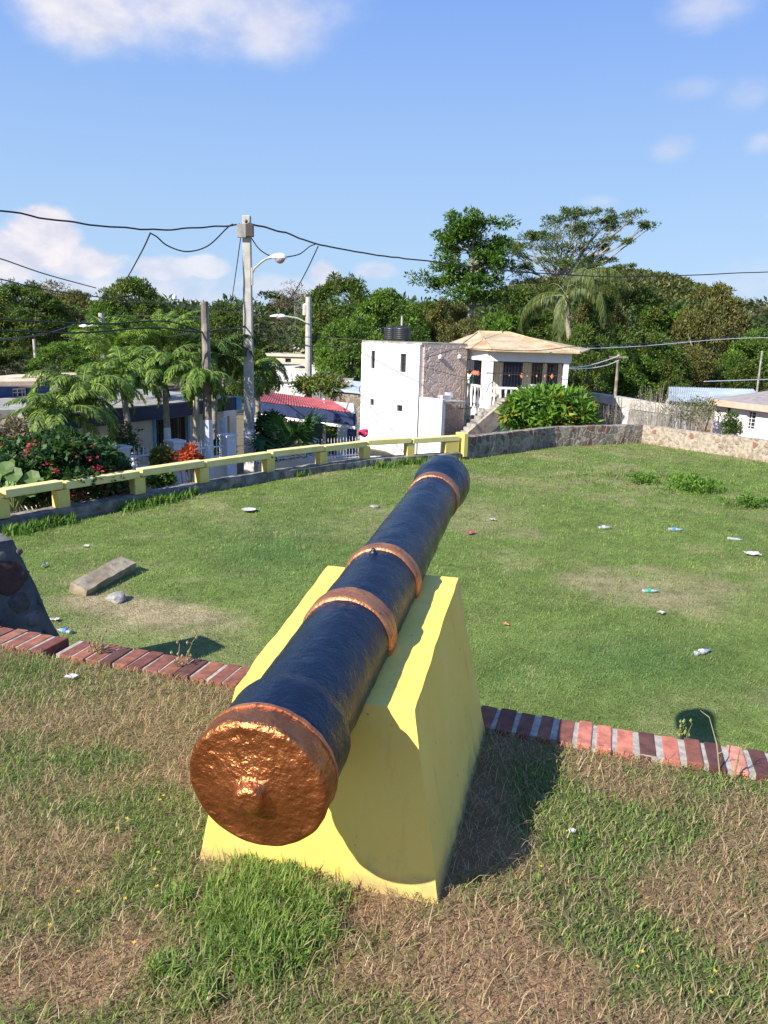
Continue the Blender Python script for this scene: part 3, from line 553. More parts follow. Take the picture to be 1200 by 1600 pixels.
# ------------------------------------------------------------------ white block house
def v2(p): return Vector((p[0], p[1]))
Lc = at(568, 532, 37); Cc = at(659, 537, 34); dL = v2(Cc-Lc).normalized(); dR = Vector((-dL.y, dL.x)); 
if dR.y < 0: dR = -dR
TZ = 1.30; GZ = -4.7
C2 = v2(Cc); L2 = v2(Lc); dR = Vector((.85, .527)); E2 = C2+dR*2.4; K2 = L2+Vector((.75, .66))*2.6; N2 = C2+dL*1.5; F2 = N2+dR*1.2
wh = empty('white_house', (C2.x, C2.y+1, GZ), 'tall white two-storey block with four tiny windows and a brown patterned side', 'house')
Lw = (C2-L2).length
zat = lambda px, py, Y: at(px, py, Y).z
uw = lambda px: None
wn = [(.72, .98, zat(591, 576, 36.5), zat(591, 548, 36.5)), (2.75, 3.12, zat(640, 582, 34.7), zat(640, 553, 34.7)), (.72, .98, zat(591, 633, 36.5), zat(591, 623, 36.5)), (2.62, 2.98, zat(634, 643, 34.9), zat(634, 633, 34.9))]
mb = MB(); wall(mb, L2, C2, GZ, TZ, .2, wn)
mb.seg(L2+dR*.1, K2, .2, GZ, TZ).seg(K2, E2, .2, GZ, TZ)
mb.seg(C2+dL*.1, N2, .2, GZ, -.92).build('wall', 'white', wh)
M['patwall'] = stone_mat('patterned_wall', (.66, .54, .47), (.50, .37, .31), (.54, .41, .35), 3.0, (.48, .36, .30), .025, -1)
mb = MB(); mb.seg(C2+dR*.1, E2, .2, GZ, TZ, 0); mb.build('patterned_wall', 'patwall', wh)
mb = MB(); cen = (L2+C2+E2+K2)/4; mb.poly([cen+(p-cen)*1.03 for p in (C2, E2, K2, L2)], TZ, TZ+.10); mb.build('roof_slab', 'greyconc', wh)
mb = MB(); mb.poly([C2+dR*.1, N2, F2, C2+dR*1.3], -1.12, -1.02); mb.build('terrace_floor', 'greyconc', wh)
for (u0, u1, z0, z1) in wn: window(wh, L2, C2, u0, u1, z0, z1, 'iron', bars=1 if z1-z0 < .5 else 0, hb=1 if z1-z0 > .5 else 1, pane='glass')
for px in (683, 707):
    t_ = .9 if px == 683 else 1.95; p = C2+dR*t_; nn = Vector((dR.y, -dR.x)); z = zat(px, 560, 35)
    mb = MB(); q_ = p+nn*.16; mb.lathe((q_.x, q_.y, z), [(.03, 0), (.07, .02), (.085, .12), (.05, .17), (.01, .19)], 12); q_ = p+nn*.11; mb.box((q_.x, q_.y, z+.02), (.05, .1, .05), math.atan2(nn.y, nn.x)); mb.build('wall_lamp', 'limewash', wh)
def tank(px, py0, py1, Y, rad, label, gname='black rooftop water tanks'):
    b = at(px, py1, Y); h = at(px, py0, Y).z-b.z; t = empty('water_tank', b, label, 'water tank', gname)
    mb = MB(); pr = [(rad*.97, 0), (rad, .03)]
    for k in range(1, 6): pr += [(rad, h*.8*k/6-.02), (rad*.97, h*.8*k/6), (rad, h*.8*k/6+.02)]
    pr += [(rad, h*.8), (rad*.9, h*.86), (rad*.35, h*.95)]; mb.lathe(b, pr, 22); mb.build('tank_body', 'tank', t, smooth=True)
    mb = MB(); mb.lathe(b+Vector((0, 0, h*.95)), [(rad*.36, 0), (rad*.36, h*.05), (rad*.3, h*.07)], 16); mb.build('lid', 'tank', t); return t
tank(628, 509, 531, 36.2, .40, 'larger black water tank on the roof of the tall white house'); tank(612, 509, 531, 37.1, .36, 'smaller black water tank behind the larger one on the white house roof')
p = at(627, 531, 37.3); mb = MB(); mb.tube([p, (p.x, p.y, at(627, 494, 37.3).z)], .045, 8); tag(mb.build('vent_pipe', 'poleconc'), 'thin grey pipe rising behind the roof tanks of the white house', 'pipe')
# staircase beside it
st = empty('staircase', (F2.x+.6, F2.y+.2, GZ), 'outside concrete staircase between the white house and the balcony house', 'stairs')
s0 = N2+dR*.35; mb = MB()
for k in range(14):
    c_ = s0+dR*(.12+.17*k)+dL*.25; mb.box((c_.x, c_.y, (GZ-3.6+.17*k+.17)/2+.9), (.172, 1.15, max(.2, -2.75+.17*k+.17-GZ)), math.atan2(dR.y, dR.x)) if False else mb.box((c_.x-dL.x*.0, c_.y, (GZ+(-2.95+.16*k))/2), (.171, 1.1, -2.95+.16*k-GZ), math.atan2(dR.y, dR.x))
mb.build('steps', 'greyconc', st)
mb = MB(); a_ = s0+dL*.87; 
q0 = a_+dR*.0; q1 = a_+dR*2.4; th_ = dL*.06
mb.hexa([(*(q0-th_), -3.3), (*(q1-th_), -1.6), (*(q1+th_), -1.6), (*(q0+th_), -3.3), (*(q0-th_), -2.35), (*(q1-th_), -.75), (*(q1+th_), -.75), (*(q0+th_), -2.35)]); mb.build('side_wall', mat('stained_plaster', (.30, .24, .19), (.42, .35, .28), scale=3, bump=.3, spots=(5, (.16, .12, .10), .5, .7)), st)
mb = MB(); g0 = C2+dR*2.15-Vector((0, .9))
for k in range(5): p = g0+dR*(.16*k); mb.tube([(*p, -1.45), (*p, -.15)], .014, 6)
mb.tube([(*g0, -.15), (*(g0+dR*.64), -.15)], .018, 6).tube([(*g0, -1.4), (*(g0+dR*.64), -1.4)], .018, 6); mb.build('gate', 'iron', st)
# ------------------------------------------------------------------ balcony house
Pb = at(765, 560, 34.0); B1 = v2(Pb); B2 = v2(at(889, 560, 33.8)); B0_ = v2(at(727, 560, 36.3)); B3 = B2+Vector((.5, 6.5)); B4 = B0_+Vector((.4, 4.6))
bh = empty('balcony_house', (6.2, 36, GZ), 'two-storey house with open white balustraded balcony and tan hipped roof', 'house')
FZ = at(765, 641, 34).z; SZ = at(765, 672, 34).z; ZE = at(768, 547, 34).z; ZB = at(768, 564, 34).z; ZR = at(768, 604, 34).z
mb = MB(); mb.poly([B1, B2, B3, B4, B0_], FZ-.42, FZ); mb.build('balcony_slab', 'white', bh)
mb = MB(); mb.seg(B1, B2, .24, ZB, ZE).seg(B0_, B1, .24, ZB, ZE).seg(B2, B3, .24, ZB, ZE).seg(B3, B4, .24, FZ, ZE).seg(B4, B0_, .24, ZB, ZE)
dF = (B2-B1).normalized(); dS = (B1-B0_).normalized()
mb.poly([B1+Vector((-.1, -.1)), B1+Vector((.17, -.1)), B1+Vector((.17, .2)), B1-dS*.45+Vector((.1, 0)), B1-dS*.45+Vector((-.12, 0))], FZ, ZB); mb.seg(B2-dF*.22, B2, .26, FZ, ZB).seg(B0_, B0_+dS*.1, .2, FZ, ZB)
mb.build('upper_wall', 'white', bh)
bw_ = Vector((.35, 2.0)); a_, b_ = B1+bw_, B2+bw_+Vector((-.0, 0))
mb = MB(); wall(mb, a_, b_, FZ, ZE, .15, [(.55, 1.45, FZ, FZ+2.1), (1.85, 2.35, FZ+.5, ZB-.1), (2.55, 3.05, FZ+.5, ZB-.1)]); mb.build('room_wall', 'cream', bh)
mb = MB(); wall(mb, B0_+Vector((.55, .75)), B1+Vector((.35, 2.0)), FZ, ZE, .12); mb.build('room_side_wall', 'navy', bh)
mb = MB(); mb.seg(a_+Vector((.55, .02)), a_+Vector((1.45, .02)), .05, FZ+.02, FZ+2.08); mb.build('door', 'navy', bh)
for (u0, u1) in ((1.85, 2.35), (2.55, 3.05)): window(bh, a_, b_, u0, u1, FZ+.5, ZB-.1, 'iron', bars=1)
mb = MB(); mb.seg(B1+dF*.17, B2-dF*.22, .16, ZR-.09, ZR).seg(B0_+dS*.1, B1-dS*.45, .16, ZR-.09, ZR); mb.build('balustrade_rail', 'white', bh)
def baluster(p):
    mb = MB(); h = ZR-.09-FZ; mb.lathe((p.x, p.y, FZ), [(.07, 0), (.07, .05), (.035, .09), (.075, h*.32), (.06, h*.5), (.033, h*.72), (.06, h*.9), (.065, h)], 10); mb.build('baluster', 'white', bh, smooth=True)
nb_ = 12; Lf = (B2-B1).length-.39
for k in range(nb_): baluster(B1+dF*(.17+Lf*(k+.5)/nb_))
Ls = (B1-B0_).length-.55
for k in range(6): baluster(B0_+dS*(.1+Ls*(k+.5)/6))
# iron grille of the balcony with ornaments
mb = MB(); 
for (p0, p1, n_) in ((B1+dF*.17, B2-dF*.22, 22), (B0_+dS*.1, B1-dS*.45, 11)):
    for k in range(n_+1): p = p0+(p1-p0)*k/n_; mb.tube([(*p, ZR), (*p, ZB)], .008, 4)
    mb.seg(p0, p1, .02, (ZR+ZB)/2-.01, (ZR+ZB)/2+.01).seg(p0, p1, .03, ZB-.04, ZB); mb.seg(p0, p0+(p1-p0).normalized()*.05, .05, ZR, ZB).seg(p1-(p1-p0).normalized()*.05, p1, .05, ZR, ZB)
gr = mb.build('balcony_grille', 'iron', bh)
M['orn'] = mat('orange_ornament', (.55, .22, .12), (.45, .16, .09), rough=.6)
mb = MB(); zc = (ZR+ZB)/2-.03
def diamond(p, w_, h_):
    mb = MB()
    n_ = Vector((0, -.05)); q = p+n_; mb.add([(q.x-w_, q.y, zc), (q.x, q.y-.02, zc-h_), (q.x+w_, q.y, zc), (q.x, q.y-.02, zc+h_), (q.x, q.y+.03, zc)], [(0, 1, 3), (1, 2, 3), (0, 4, 1), (1, 4, 2), (2, 4, 3), (3, 4, 0)]); mb.build('ornament', M['orn'], gr)
for u, s_ in ((.35, .6), (.72, .7), (1.25, 1.5), (1.5, .7), (1.9, .8), (2.25, .9), (2.55, 1.4), (3.0, .7)): diamond(B1+dF*(u+.17), .055*s_, .085*s_)
for u in (.5, .95, 1.15, 1.4): diamond(B0_+dS*u, .13, .12)
lw_ = MB(); wall(lw_, B0_+Vector((.15, .2)), B1+Vector((.1, .25)), GZ, FZ-.42, .2, [(.35, 1.35, GZ, FZ-.62)]); lw_.seg(B1+Vector((0, .25)), B2+Vector((0, .25)), .2, GZ, FZ-.42).seg(B2+Vector((-.1, .3)), B3+Vector((-.1, 0)), .2, GZ, FZ-.42).build('lower_wall', 'white', bh)
dd = MB(); dd.seg(B0_+Vector((.15, .2))+dS*.35+Vector((.05, .05)), B0_+Vector((.15, .2))+dS*1.35+Vector((.05, .05)), .05, GZ, FZ-.65); dd.build('opening_shade', 'dark', bh)  # dark sheet painted as the shade within the lower door opening
ez = ZE+.02; ov = .45
ev = [at(716, 541, 35.6), at(768, 546.5, 33.4), at(907, 549, 33.2), at(922, 545, 41.5), at(693, 531, 41.5)]; ev = [Vector((p.x, p.y, ez-(.06 if i in (1, 2) else 0))) for i, p in enumerate(ev)]
rz_ = at(770, 521, 37.5).z; r1 = Vector((at(747, 521, 37.8).x, 37.8, rz_)); r2 = Vector((at(797, 522.5, 37.2).x, 37.2, rz_-.02))
mb = MB(); up = Vector((0, 0, .05))
top = [p+up for p in ev]+[r1+up, r2+up]; bot = ev+[r1, r2]
F = [(0, 1, 5), (1, 2, 6, 5), (2, 3, 6), (3, 4, 5, 6), (4, 0, 5)]
mb.add(top+bot, F+[tuple(7+i for i in reversed(f)) for f in F]+[(i, 7+i, 7+(i+1) % 5, (i+1) % 5) for i in range(5)]); mb.build('hipped_roof', 'tanroof', bh)
mb = MB()
for a__, b__ in ((ev[1], r1), (ev[2], r2), (r1, r2), (ev[0], r1)): mb.tube([a__+up*1.4, b__+up*1.4], .05, 6)
for k in range(9):   # sheet seams on the front slope
    f = (k+.5)/9; a__ = ev[1].lerp(ev[2], f); b__ = r1.lerp(r2, f); mb.tube([a__+up*1.2, b__+up*1.2], .014, 4)
mb.build('roof_ridges', 'tanroof', bh)
# things on the balcony
M['teal'] = mat('teal_plastic', (.04, .40, .33), rough=.35); p = B0_+dS*.55+Vector((.12, .1))
mb = MB(); mb.lathe((p.x, p.y, ZR), [(.10, 0), (.11, .05), (.11, .26), (.05, .33), (.04, .40)], 14); tag(mb.build('water_jug', M['teal'], smooth=True), 'teal plastic jug on the left part of the balcony rail', 'jug')
mb = MB(); p = B1+dF*1.95+Vector((0, .25)); mb.lathe((p.x, p.y, ZR-.02), [(.17, 0), (.22, .14), (.24, .15), (.2, .13)], 16); tag(mb.build('basin', 'limewash'), 'white basin standing behind the balcony rail', 'basin')
mb = MB(); p = C2+dR*.9+dL*.5; mb.box((p.x, p.y, -.93), (.5, .35, .2), .6).box((p.x+.2, p.y+.25, -.88), (.3, .25, .3), .3); tag(mb.build('laundry_bundle', mat('pale_cloth', (.55, .62, .66), (.40, .30, .28), scale=4)), 'pale bundle lying on the terrace below the patterned wall', 'bundle')
# ------------------------------------------------------------------ low cream bungalow with navy fascia
H0 = v2(at(60, 600, 19.5)); H1 = v2(at(345, 600, 26)); dH = (H1-H0).normalized(); nH = Vector((-dH.y, dH.x)); FT = -.47; WB = -4.4
bu = empty('bungalow', (*((H0+H1)/2), WB), 'low cream bungalow with navy roof edge half hidden by the palms', 'house')
LH = (H1-H0).length
def uof(px, a, d):  # where the view ray of column px meets the wall line (used once to set a window at its true place)
    r = ray(px, 660); return (a.y*r.x-a.x*r.y)/(d.x*r.y-d.y*r.x)
u0, u1 = uof(238, H0, dH), uof(288, H0, dH); yw = (H0+dH*u0).y; z1 = at(262, 653, yw+.5).z; z0 = at(262, 696, yw+.5).z
ops = [(u0, u1, z0, z1)]
mb = MB(); wall(mb, H0, H1, WB, FT-.4, .2, ops); mb.seg(H1-dH*.1+nH*.1, H1-dH*.1+nH*6, .2, WB, FT-.4).seg(H0+nH*.1, H0+nH*6, .2, WB, FT-.4).seg(H0+nH*6, H1+nH*6, .2, WB, FT-.4); mb.build('wall', 'cream', bu)
window(bu, H0, H1, u0, u1, z0, z1, 'iron', bars=9, hb=1)
mb = MB(); mb.seg(H0+dH*(u0-.1), H0+dH*u0, .05, z0, z1, -.12).seg(H0+dH*(u1), H0+dH*(u1+.1), .05, z0, z1, -.12).seg(H0+dH*(u0-.1), H0+dH*(u1+.1), .05, z1, z1+.1, -.12); mb.build('window_surround', 'skyblue', bu)
mb = MB(); ee = .55; mb.poly([H0-nH*ee-dH*.5, H1-nH*ee+dH*.25, H1+nH*6.3+dH*.25, H0+nH*6.3-dH*.5], FT-.12, FT+.02); mb.build('roof_slab', 'greyconc', bu)
mb = MB(); mb.seg(H0-dH*.5, H1+dH*.0, .06, FT-.40, FT-.005, -(ee+.035)); mb.build('fascia', 'navy', bu)
mb = MB(); mb.seg(H1+dH*.0, H1+dH*.30, .08, FT-.42, FT+.03, -(ee+.045)); mb.build('fascia_end', 'skyblue', bu)
# recessed second wall piece to the right with dark opening
R0 = H1+dH*.3; R1 = v2(at(372, 640, 28.6)); mb = MB(); wall(mb, R0+nH*.6, R1+nH*.2, WB, FT-.4, .2, [(.35, 1.0, WB, -1.35)]); mb.build('side_room_wall', 'cream', bu)
mb = MB(); q0 = R0+nH*.75; q1 = R1+nH*.4; mb.seg(q0, q1, .04, WB, -1.35); mb.build('doorway', 'dark', bu)
# ------------------------------------------------------------------ porch house with red roof
Q0 = v2(at(398, 630, 30.6)); Q1 = v2(at(555, 640, 27)); dQ = (Q1-Q0).normalized(); nQ = Vector((-dQ.y, dQ.x)); QT = -1.02
nQ = Vector((-.06, 1)).normalized()
LQ = (Q1-Q0).length; WQ = -4.6
ph = empty('porch_house', (*((Q0+Q1)/2+nQ*2), WQ), 'low house with open porch, navy roof edge and red sheet roof', 'house')
mb = MB(); mb.seg(Q0, Q1, .08, QT-.40, QT); mb.build('fascia', 'navy', ph)
mb = MB(); mb.seg(Q0, Q1, .16, QT-.56, QT-.41, .12 if nQ.dot(Vector((-dQ.y, dQ.x))) > 0 else -.12); mb.build('beam', 'white', ph)
mb = MB(); mb.poly([Q0+nQ*.06, Q1+nQ*.06, Q1+nQ*4.5, Q0+nQ*4.5], QT-.14, QT-.05); mb.build('porch_ceiling', 'cream', ph)
vs = [(*(Q0-nQ*.02), QT+.004), (*(Q1-nQ*.02-dQ*.1), QT+.004), (*(Q1+nQ*4.2-dQ*1.2), QT-.02), (*(Q0+nQ*3.8), QT+.10)]
mb = MB(); k_ = 34
for i in range(k_):
    f0, f1, fm = i/k_, (i+.5)/k_, (i+1)/k_
    A_, B_, C_, D_ = [Vector(v) for v in vs]; l = lambda f, u: A_.lerp(B_, f) if u == 0 else D_.lerp(C_, f)
    mb.add([l(f0, 0), l(f1, 0)+Vector((0, 0, .035)), l(f1, 1)+Vector((0, 0, .035)), l(f0, 1), l(fm, 0), l(fm, 1)], [(0, 1, 2, 3), (1, 4, 5, 2)])
mb.build('red_roof', 'rustred', ph)
for u, wd, m in ((LQ-.12, .22, 'navy'), (LQ-.52, .5, 'cream'), (LQ*.36, .2, 'white'), (.2, .22, 'white')):
    mb = MB(); c = Q0+dQ*u+nQ*.12; mb.box((*c, (WQ+QT-.56)/2), (wd, .22, QT-.56-WQ), math.atan2(dQ.y, dQ.x)); mb.build('porch_column', m, ph)
mb = MB(); bk = nQ*3.0; wall(mb, Q0+bk, Q1+bk, WQ, QT-.14, .15, [(LQ*.30, LQ*.42, WQ, -2.0), (LQ*.66, LQ*.78, WQ+.9, QT-.55)]); mb.build('back_wall', M.setdefault('tan', mat('tan_paint', (.42, .31, .20), (.5, .38, .26), scale=2)), ph)
mb = MB(); mb.seg(Q0+bk+dQ*LQ*.30+nQ*.1, Q0+bk+dQ*LQ*.42+nQ*.1, .05, WQ, -2.0); mb.build('door', 'dark', ph)
mb = MB(); mb.seg(Q0+nQ*2.8+dQ*(LQ*.60), Q0+nQ*2.8+dQ*(LQ*.68), .08, WQ, QT-.14); mb.seg(Q0+nQ*2.8+dQ*(LQ*.73), Q0+nQ*2.8+dQ*(LQ*.80), .08, WQ, QT-.14); mb.build('navy_panels', 'navy', ph)
mb = MB(); 
for k in range(22): p = Q0+nQ*2.65+dQ*(LQ*.70); mb.lathe((p.x, p.y, WQ+.3+k*.16), [(.02, 0), (.06, .05), (.02, .12)], 6)
mb.seg(Q0+nQ*2.6+dQ*(LQ*.715), Q0+nQ*2.6+dQ*(LQ*.722), .03, WQ, QT-.14); mb.build('hanging_ornament', 'whitemetal', ph)
mb = MB(); mb.seg(Q1+nQ*.3, Q1+nQ*4.4, .15, WQ, QT-.14); mb.build('side_wall', 'cream', ph)
# stone faced wall and blue shed roof between porch house and white house
bl = empty('shed', (*at(553, 640, 33).to_tuple()[:2], WQ), 'small shed with blue grey roof between the red-roofed house and the white house', 'shed')
s0_ = v2(at(515, 640, 39.5)); s1_ = v2(at(575, 640, 38.5)); mb = MB(); mb.seg(s0_, s1_, .3, WQ, at(540, 615, 39).z); mb.build('stone_wall', 'stoneA', bl)
z_ = at(540, 612, 39).z; n_ = Vector((-.1, 1)); mb = MB(); mb.hexa([(*(s0_-n_*.3), z_), (*(s1_-n_*.3), z_-.05), (*(s1_+n_*3), z_+.25), (*(s0_+n_*3), z_+.3), (*(s0_-n_*.3), z_+.12), (*(s1_-n_*.3), z_+.07), (*(s1_+n_*3), z_+.37), (*(s0_+n_*3), z_+.42)]); mb.build('roof', 'blueroof', bl)
# ------------------------------------------------------------------ fences
def fence(a, b, z0, z1, step, label, pillars=(), spikes=True, basez=-4.5, group=None):
    a = Vector(a); b = Vector(b); L = (b-a).length; d = (b-a)/L; f = empty('metal_fence', (*((a+b)/2), z0), label, 'fence', group)
    mb = MB(); n = int(L/step)
    for k in range(n+1): p = a+d*(L*k/n); mb.tube([(*p, z0), (*p, z1-.05), (*p, z1+(.06 if spikes else 0))], [.014, .014, .003 if spikes else .014], 5)
    mb.seg(a, b, .03, z0+.06, z0+.10).seg(a, b, .03, z1-.22, z1-.18); mb.build('bars', 'whitemetal', f)
    mb = MB(); mb.seg(a, b, .16, basez, z0+.0); mb.build('base_wall', 'cream', f)
    for u in pillars: c = a+d*(L*u); mb = MB(); mb.box((*c, (basez+z1+.05)/2), (.34, .34, z1+.05-basez), math.atan2(d.y, d.x)); mb.box((*c, z1+.08), (.42, .42, .06), math.atan2(d.y, d.x)); mb.build('pillar', 'limewash', f)
fence(v2(at(150, 700, 18.3)), v2(at(356, 700, 21.5)), at(230, 731, 19.5).z, at(230, 698, 19.5).z, .13, 'white metal bar fence with pillars in front of the cream bungalow', (.16, .56, 1.0))
fence(v2(at(483, 690, 24.3)), v2(at(560, 690, 25.5)), at(520, 716, 25).z, at(520, 686, 25).z, .12, 'white spiked fence in front of the red-roofed porch house', (0,))
fence(v2(at(400, 690, 22.5)), v2(at(478, 690, 24)), at(440, 722, 23).z, at(440, 705, 23).z, .14, 'short low fence under the fan palm', (), False)
p = at(578, 700, 26.5); mb = MB(); mb.box((p.x, p.y, -3.3), (.9, .25, 1.7), .3); tag(mb.build('gate_pillar', 'limewash'), 'whitewashed gate pillar left of the white house base', 'pillar')
M['magenta'] = mat('magenta_cloth', (.60, .03, .12), (.45, .02, .09), scale=6); p = at(569, 676, 26.4); bmx = bmesh.new(); bmesh.ops.create_icosphere(bmx, subdivisions=3, radius=.18)
for v in bmx.verts: v.co *= 1+.5*mn.noise(v.co*9); v.co.z *= .7
me = bpy.data.meshes.new('c'); bmx.to_mesh(me); bmx.free(); o = link('cloth', me, M['magenta']); o.location = p; tag(o, 'crumpled magenta cloth on top of the fence by the white house', 'cloth')
# white post, orange pipe near the concrete pole
p = at(350, 700, 22.3); mb = MB(); mb.tube([(p.x, p.y, -4.2), (p.x, p.y, at(350, 655, 22.3).z)], .11, 10); tag(mb.build('painted_post', mat('pale_blue_wash', (.50, .60, .68), (.62, .68, .72), scale=5)), 'pale blue washed post left of the orange pipe', 'post')
p = at(358, 700, 22.0); mb = MB(); mb.tube([(p.x, p.y, -4.2), (p.x, p.y, at(358, 650, 22).z)], .035, 8); tag(mb.build('pipe', mat('orange_pipe', (.65, .33, .06), (.5, .24, .05), scale=5)), 'thin orange pipe beside the tall concrete utility pole', 'pipe')
# ------------------------------------------------------------------ left shed with plank roof
sh = empty('shed', (*at(20, 640, 22).to_tuple()[:2], -4.5), 'blue shed with plank roof at the far left behind the flowering bush', 'shed')
a_ = v2(at(-120, 640, 21)); b_ = v2(at(80, 640, 25)); mb = MB(); wall(mb, a_, b_, -4.6, at(20, 603, 23.5).z, .15, [((b_-a_).length*.66, (b_-a_).length*.78, at(25, 633, 23.7).z, at(25, 607, 23.7).z)]); mb.build('wall', mat('faded_blue_boards', (.03, .07, .20), (.05, .10, .26), scale=3), sh)
window(sh, a_, b_, (b_-a_).length*.66, (b_-a_).length*.78, at(25, 633, 23.7).z, at(25, 607, 23.7).z, 'whitemetal', bars=2, hb=3)
for k, (x0, x1, y0, y1, Y) in enumerate(((-120, 70, 606, 597, 22.5), (-60, 105, 599, 590, 24), (10, 120, 596, 588, 24.8), (-120, 60, 603, 600, 23.2))):
    p, q = at(x0, y0, Y), at(x1, y1, Y+.8); mb = MB(); mb.tube([p, (p+q)/2+Vector((0, 0, .06)), q], .13, 6); mb.build('roof_plank', mat('old_plank', (.42, .33, .25), (.55, .45, .35), scale=3, bump=.4), sh)
a_ = v2(at(-110, 640, 17.8)); b_ = v2(at(26, 640, 18.6)); mb = MB(); mb.seg(a_, b_, .3, -4.6, at(10, 643, 18).z); tag(mb.build('block_wall', 'greyconc'), 'dark bare block wall at the far left below the blue shed', 'wall')
# ------------------------------------------------------------------ distant terraces
def flat_house(px0, px1, py0, py1, Y, D, label, m='cream', wins=(), rim='limewash', name='flat_roofed_house'):
    a = at(px0, py0, Y); b = at(px1, py0, Y); z1 = (a.z+b.z)/2; z0 = min(-4.5, at(px0, py1, Y).z); c = Vector(((a.x+b.x)/2, Y+D/2)); wd = b.x-a.x
    r = empty(name, (c.x, c.y, z0), label, 'house'); mb = MB(); A_ = Vector((a.x, Y)); B_ = Vector((b.x, Y))
    ops = []
    for (q0, q1, y0, y1) in wins: ops.append((at(q0, y0, Y).x-a.x, at(q1, y0, Y).x-a.x, at(q0, y1, Y).z, at(q0, y0, Y).z))
    wall(mb, A_, B_, z0, z1, .3, ops); mb.seg(A_+Vector((0, .15)), A_+Vector((0, D)), .3, z0, z1).seg(B_+Vector((0, .15)), B_+Vector((0, D)), .3, z0, z1).seg(A_+Vector((0, D)), B_+Vector((0, D)), .3, z0, z1); mb.build('wall', m, r)
    mb = MB(); mb.poly([A_+Vector((-.2, -.3)), B_+Vector((.2, -.3)), B_+Vector((.2, D+.2)), A_+Vector((-.2, D+.2))], z1, z1+.22); mb.build('roof_slab', rim, r)
    for o in ops:
        window(r, A_, B_, *o, 'iron', pane='glass', th=.1)
    return r
flat_house(455, 500, 540, 600, 84, 8, 'farthest cream house, its top storey standing above the other far roofs', 'cream', [(472, 490, 549, 558)], 'cream')
flat_house(414, 478, 557, 600, 76, 6, 'long low cream house left of the farthest cream house', 'cream', [(446, 455, 560, 566)], 'cream')
flat_house(424, 492, 580, 610, 62, 8, 'low house with pale orange roof edge behind the second utility pole', M.setdefault('tan', M['cream']), [(455, 468, 585, 591)], 'cream')
flat_house(414, 500, 596, 620, 50, 9, 'low house with flat white roof just behind the red sheet roof', 'white', [], 'white')
flat_house(482, 545, 600, 620, 47, 9, 'low grey roofed house left of the white house behind the flowering shrubs', 'greyconc', [], 'greyconc')
tank(471, 572, 583, 63, .55, 'small black tank on the pale orange far roof'); tank(472, 588, 600, 55, .55, 'small black tank on the flat white far roof')
for px, py, Y, l in ((466, 598, 51, 'white air conditioner box on the flat white far roof'), (450, 594, 52, 'white chimney block on the flat white far roof')):
    p = at(px, py, Y); mb = MB(); h = .5 if 'air' in l else .9; mb.box((p.x, p.y, p.z), (.9 if 'air' in l else .5, .5, h)); mb.lathe((p.x-.1, p.y-.26, p.z), [(.18, 0), (.18, .02)], 12, (0, -1, 0)); tag(mb.build('air_conditioner' if 'air' in l else 'chimney', 'limewash', bevel=.02), l, 'air conditioner' if 'air' in l else 'chimney')
# ------------------------------------------------------------------ right side low buildings
lb = empty('low_building', (*at(980, 640, 38).to_tuple()[:2], -4.7), 'low concrete outbuilding with wide white roof edge behind the stone wall bend', 'building')
c0 = v2(at(982, 628, 36)); c1 = v2(at(905, 628, 41)); c2 = v2(at(1050, 634, 33.5)); zt = at(982, 624, 36).z
mb = MB(); mb.seg(c0, c1, .2, -4.7, zt-.45); mb.build('side_wall', M['wood'], lb); mb = MB(); mb.seg(c0, c2, .2, -4.7, zt-.45); mb.build('front_wall', 'greyconc', lb)
mb = MB(); mb.box((*c0, (zt-5.1)/2), (.4, .4, zt-.46+4.7)); mb.build('corner_post', 'limewash', lb)
bk2 = c1+(c2-c0); cen = (c0+c1+c2+bk2)/4; mb = MB(); mb.poly([cen+(p-cen)*1.12 for p in (c0, c2, bk2, c1)], zt-.42, zt); mb.build('roof_slab', mat('pale_worn_roof', (.58, .54, .48), (.42, .39, .35), scale=1.5, bump=.4, spots=(4, (.25, .22, .2), .58, .7)), lb)
br_ = empty('sheet_roof_shed', (*at(1115, 620, 45).to_tuple()[:2], -4.7), 'long shed with blue grey sheet roof beyond the dry bush', 'shed')
z0_, z1_ = at(1115, 630, 41).z, at(1115, 607, 47).z; xa, xb = at(1045, 620, 41).x, at(1200, 620, 41).x; xc, xd = at(1045, 606, 47).x, at(1178, 606, 47).x
mb = MB(); k_ = 50
for i in range(k_):
    f0, f1, f2 = i/k_, (i+.5)/k_, (i+1)/k_; P_ = lambda f, u, h: Vector(((xa+(xb-xa)*f) if u == 0 else (xc+(xd-xc)*f), 41 if u == 0 else 47, (z0_ if u == 0 else z1_)+h))
    mb.add([P_(f0, 0, 0), P_(f1, 0, .06), P_(f1, 1, .06), P_(f0, 1, 0), P_(f2, 0, 0), P_(f2, 1, 0)], [(0, 1, 2, 3), (1, 4, 5, 2)])
mb.build('sheet_roof', 'blueroof', br_); mb = MB(); mb.seg((xa, 41.3), (xb, 41.3), .2, -4.7, z0_-.03).seg((xc, 46.8), (xd, 46.8), .2, -4.7, z1_-.08).seg((xa+.1, 41.4), (xc+.1, 46.7), .2, -4.7, z0_-.03); mb.build('wall', 'concrete', br_)
rh = empty('white_cottage', (*at(1180, 660, 33).to_tuple()[:2], -4.7), 'small white cottage with pink roof edge at the right edge', 'house')
a_ = v2(at(1120, 640, 33.5)); b_ = v2(at(1290, 650, 28.5)); d_ = (b_-a_).normalized(); n_ = Vector((-d_.y, d_.x)); n_ = n_ if n_.y > 0 else -n_; zc_ = at(1120, 628, 33.5).z
def u_of(px, a, d): r = ray(px, 650); return (a.y*r.x-a.x*r.y)/(d.x*r.y-d.y*r.x)
uA, uB, uC, uD = u_of(1170, a_, d_), u_of(1184, a_, d_), u_of(1137, a_, d_), u_of(1143, a_, d_)
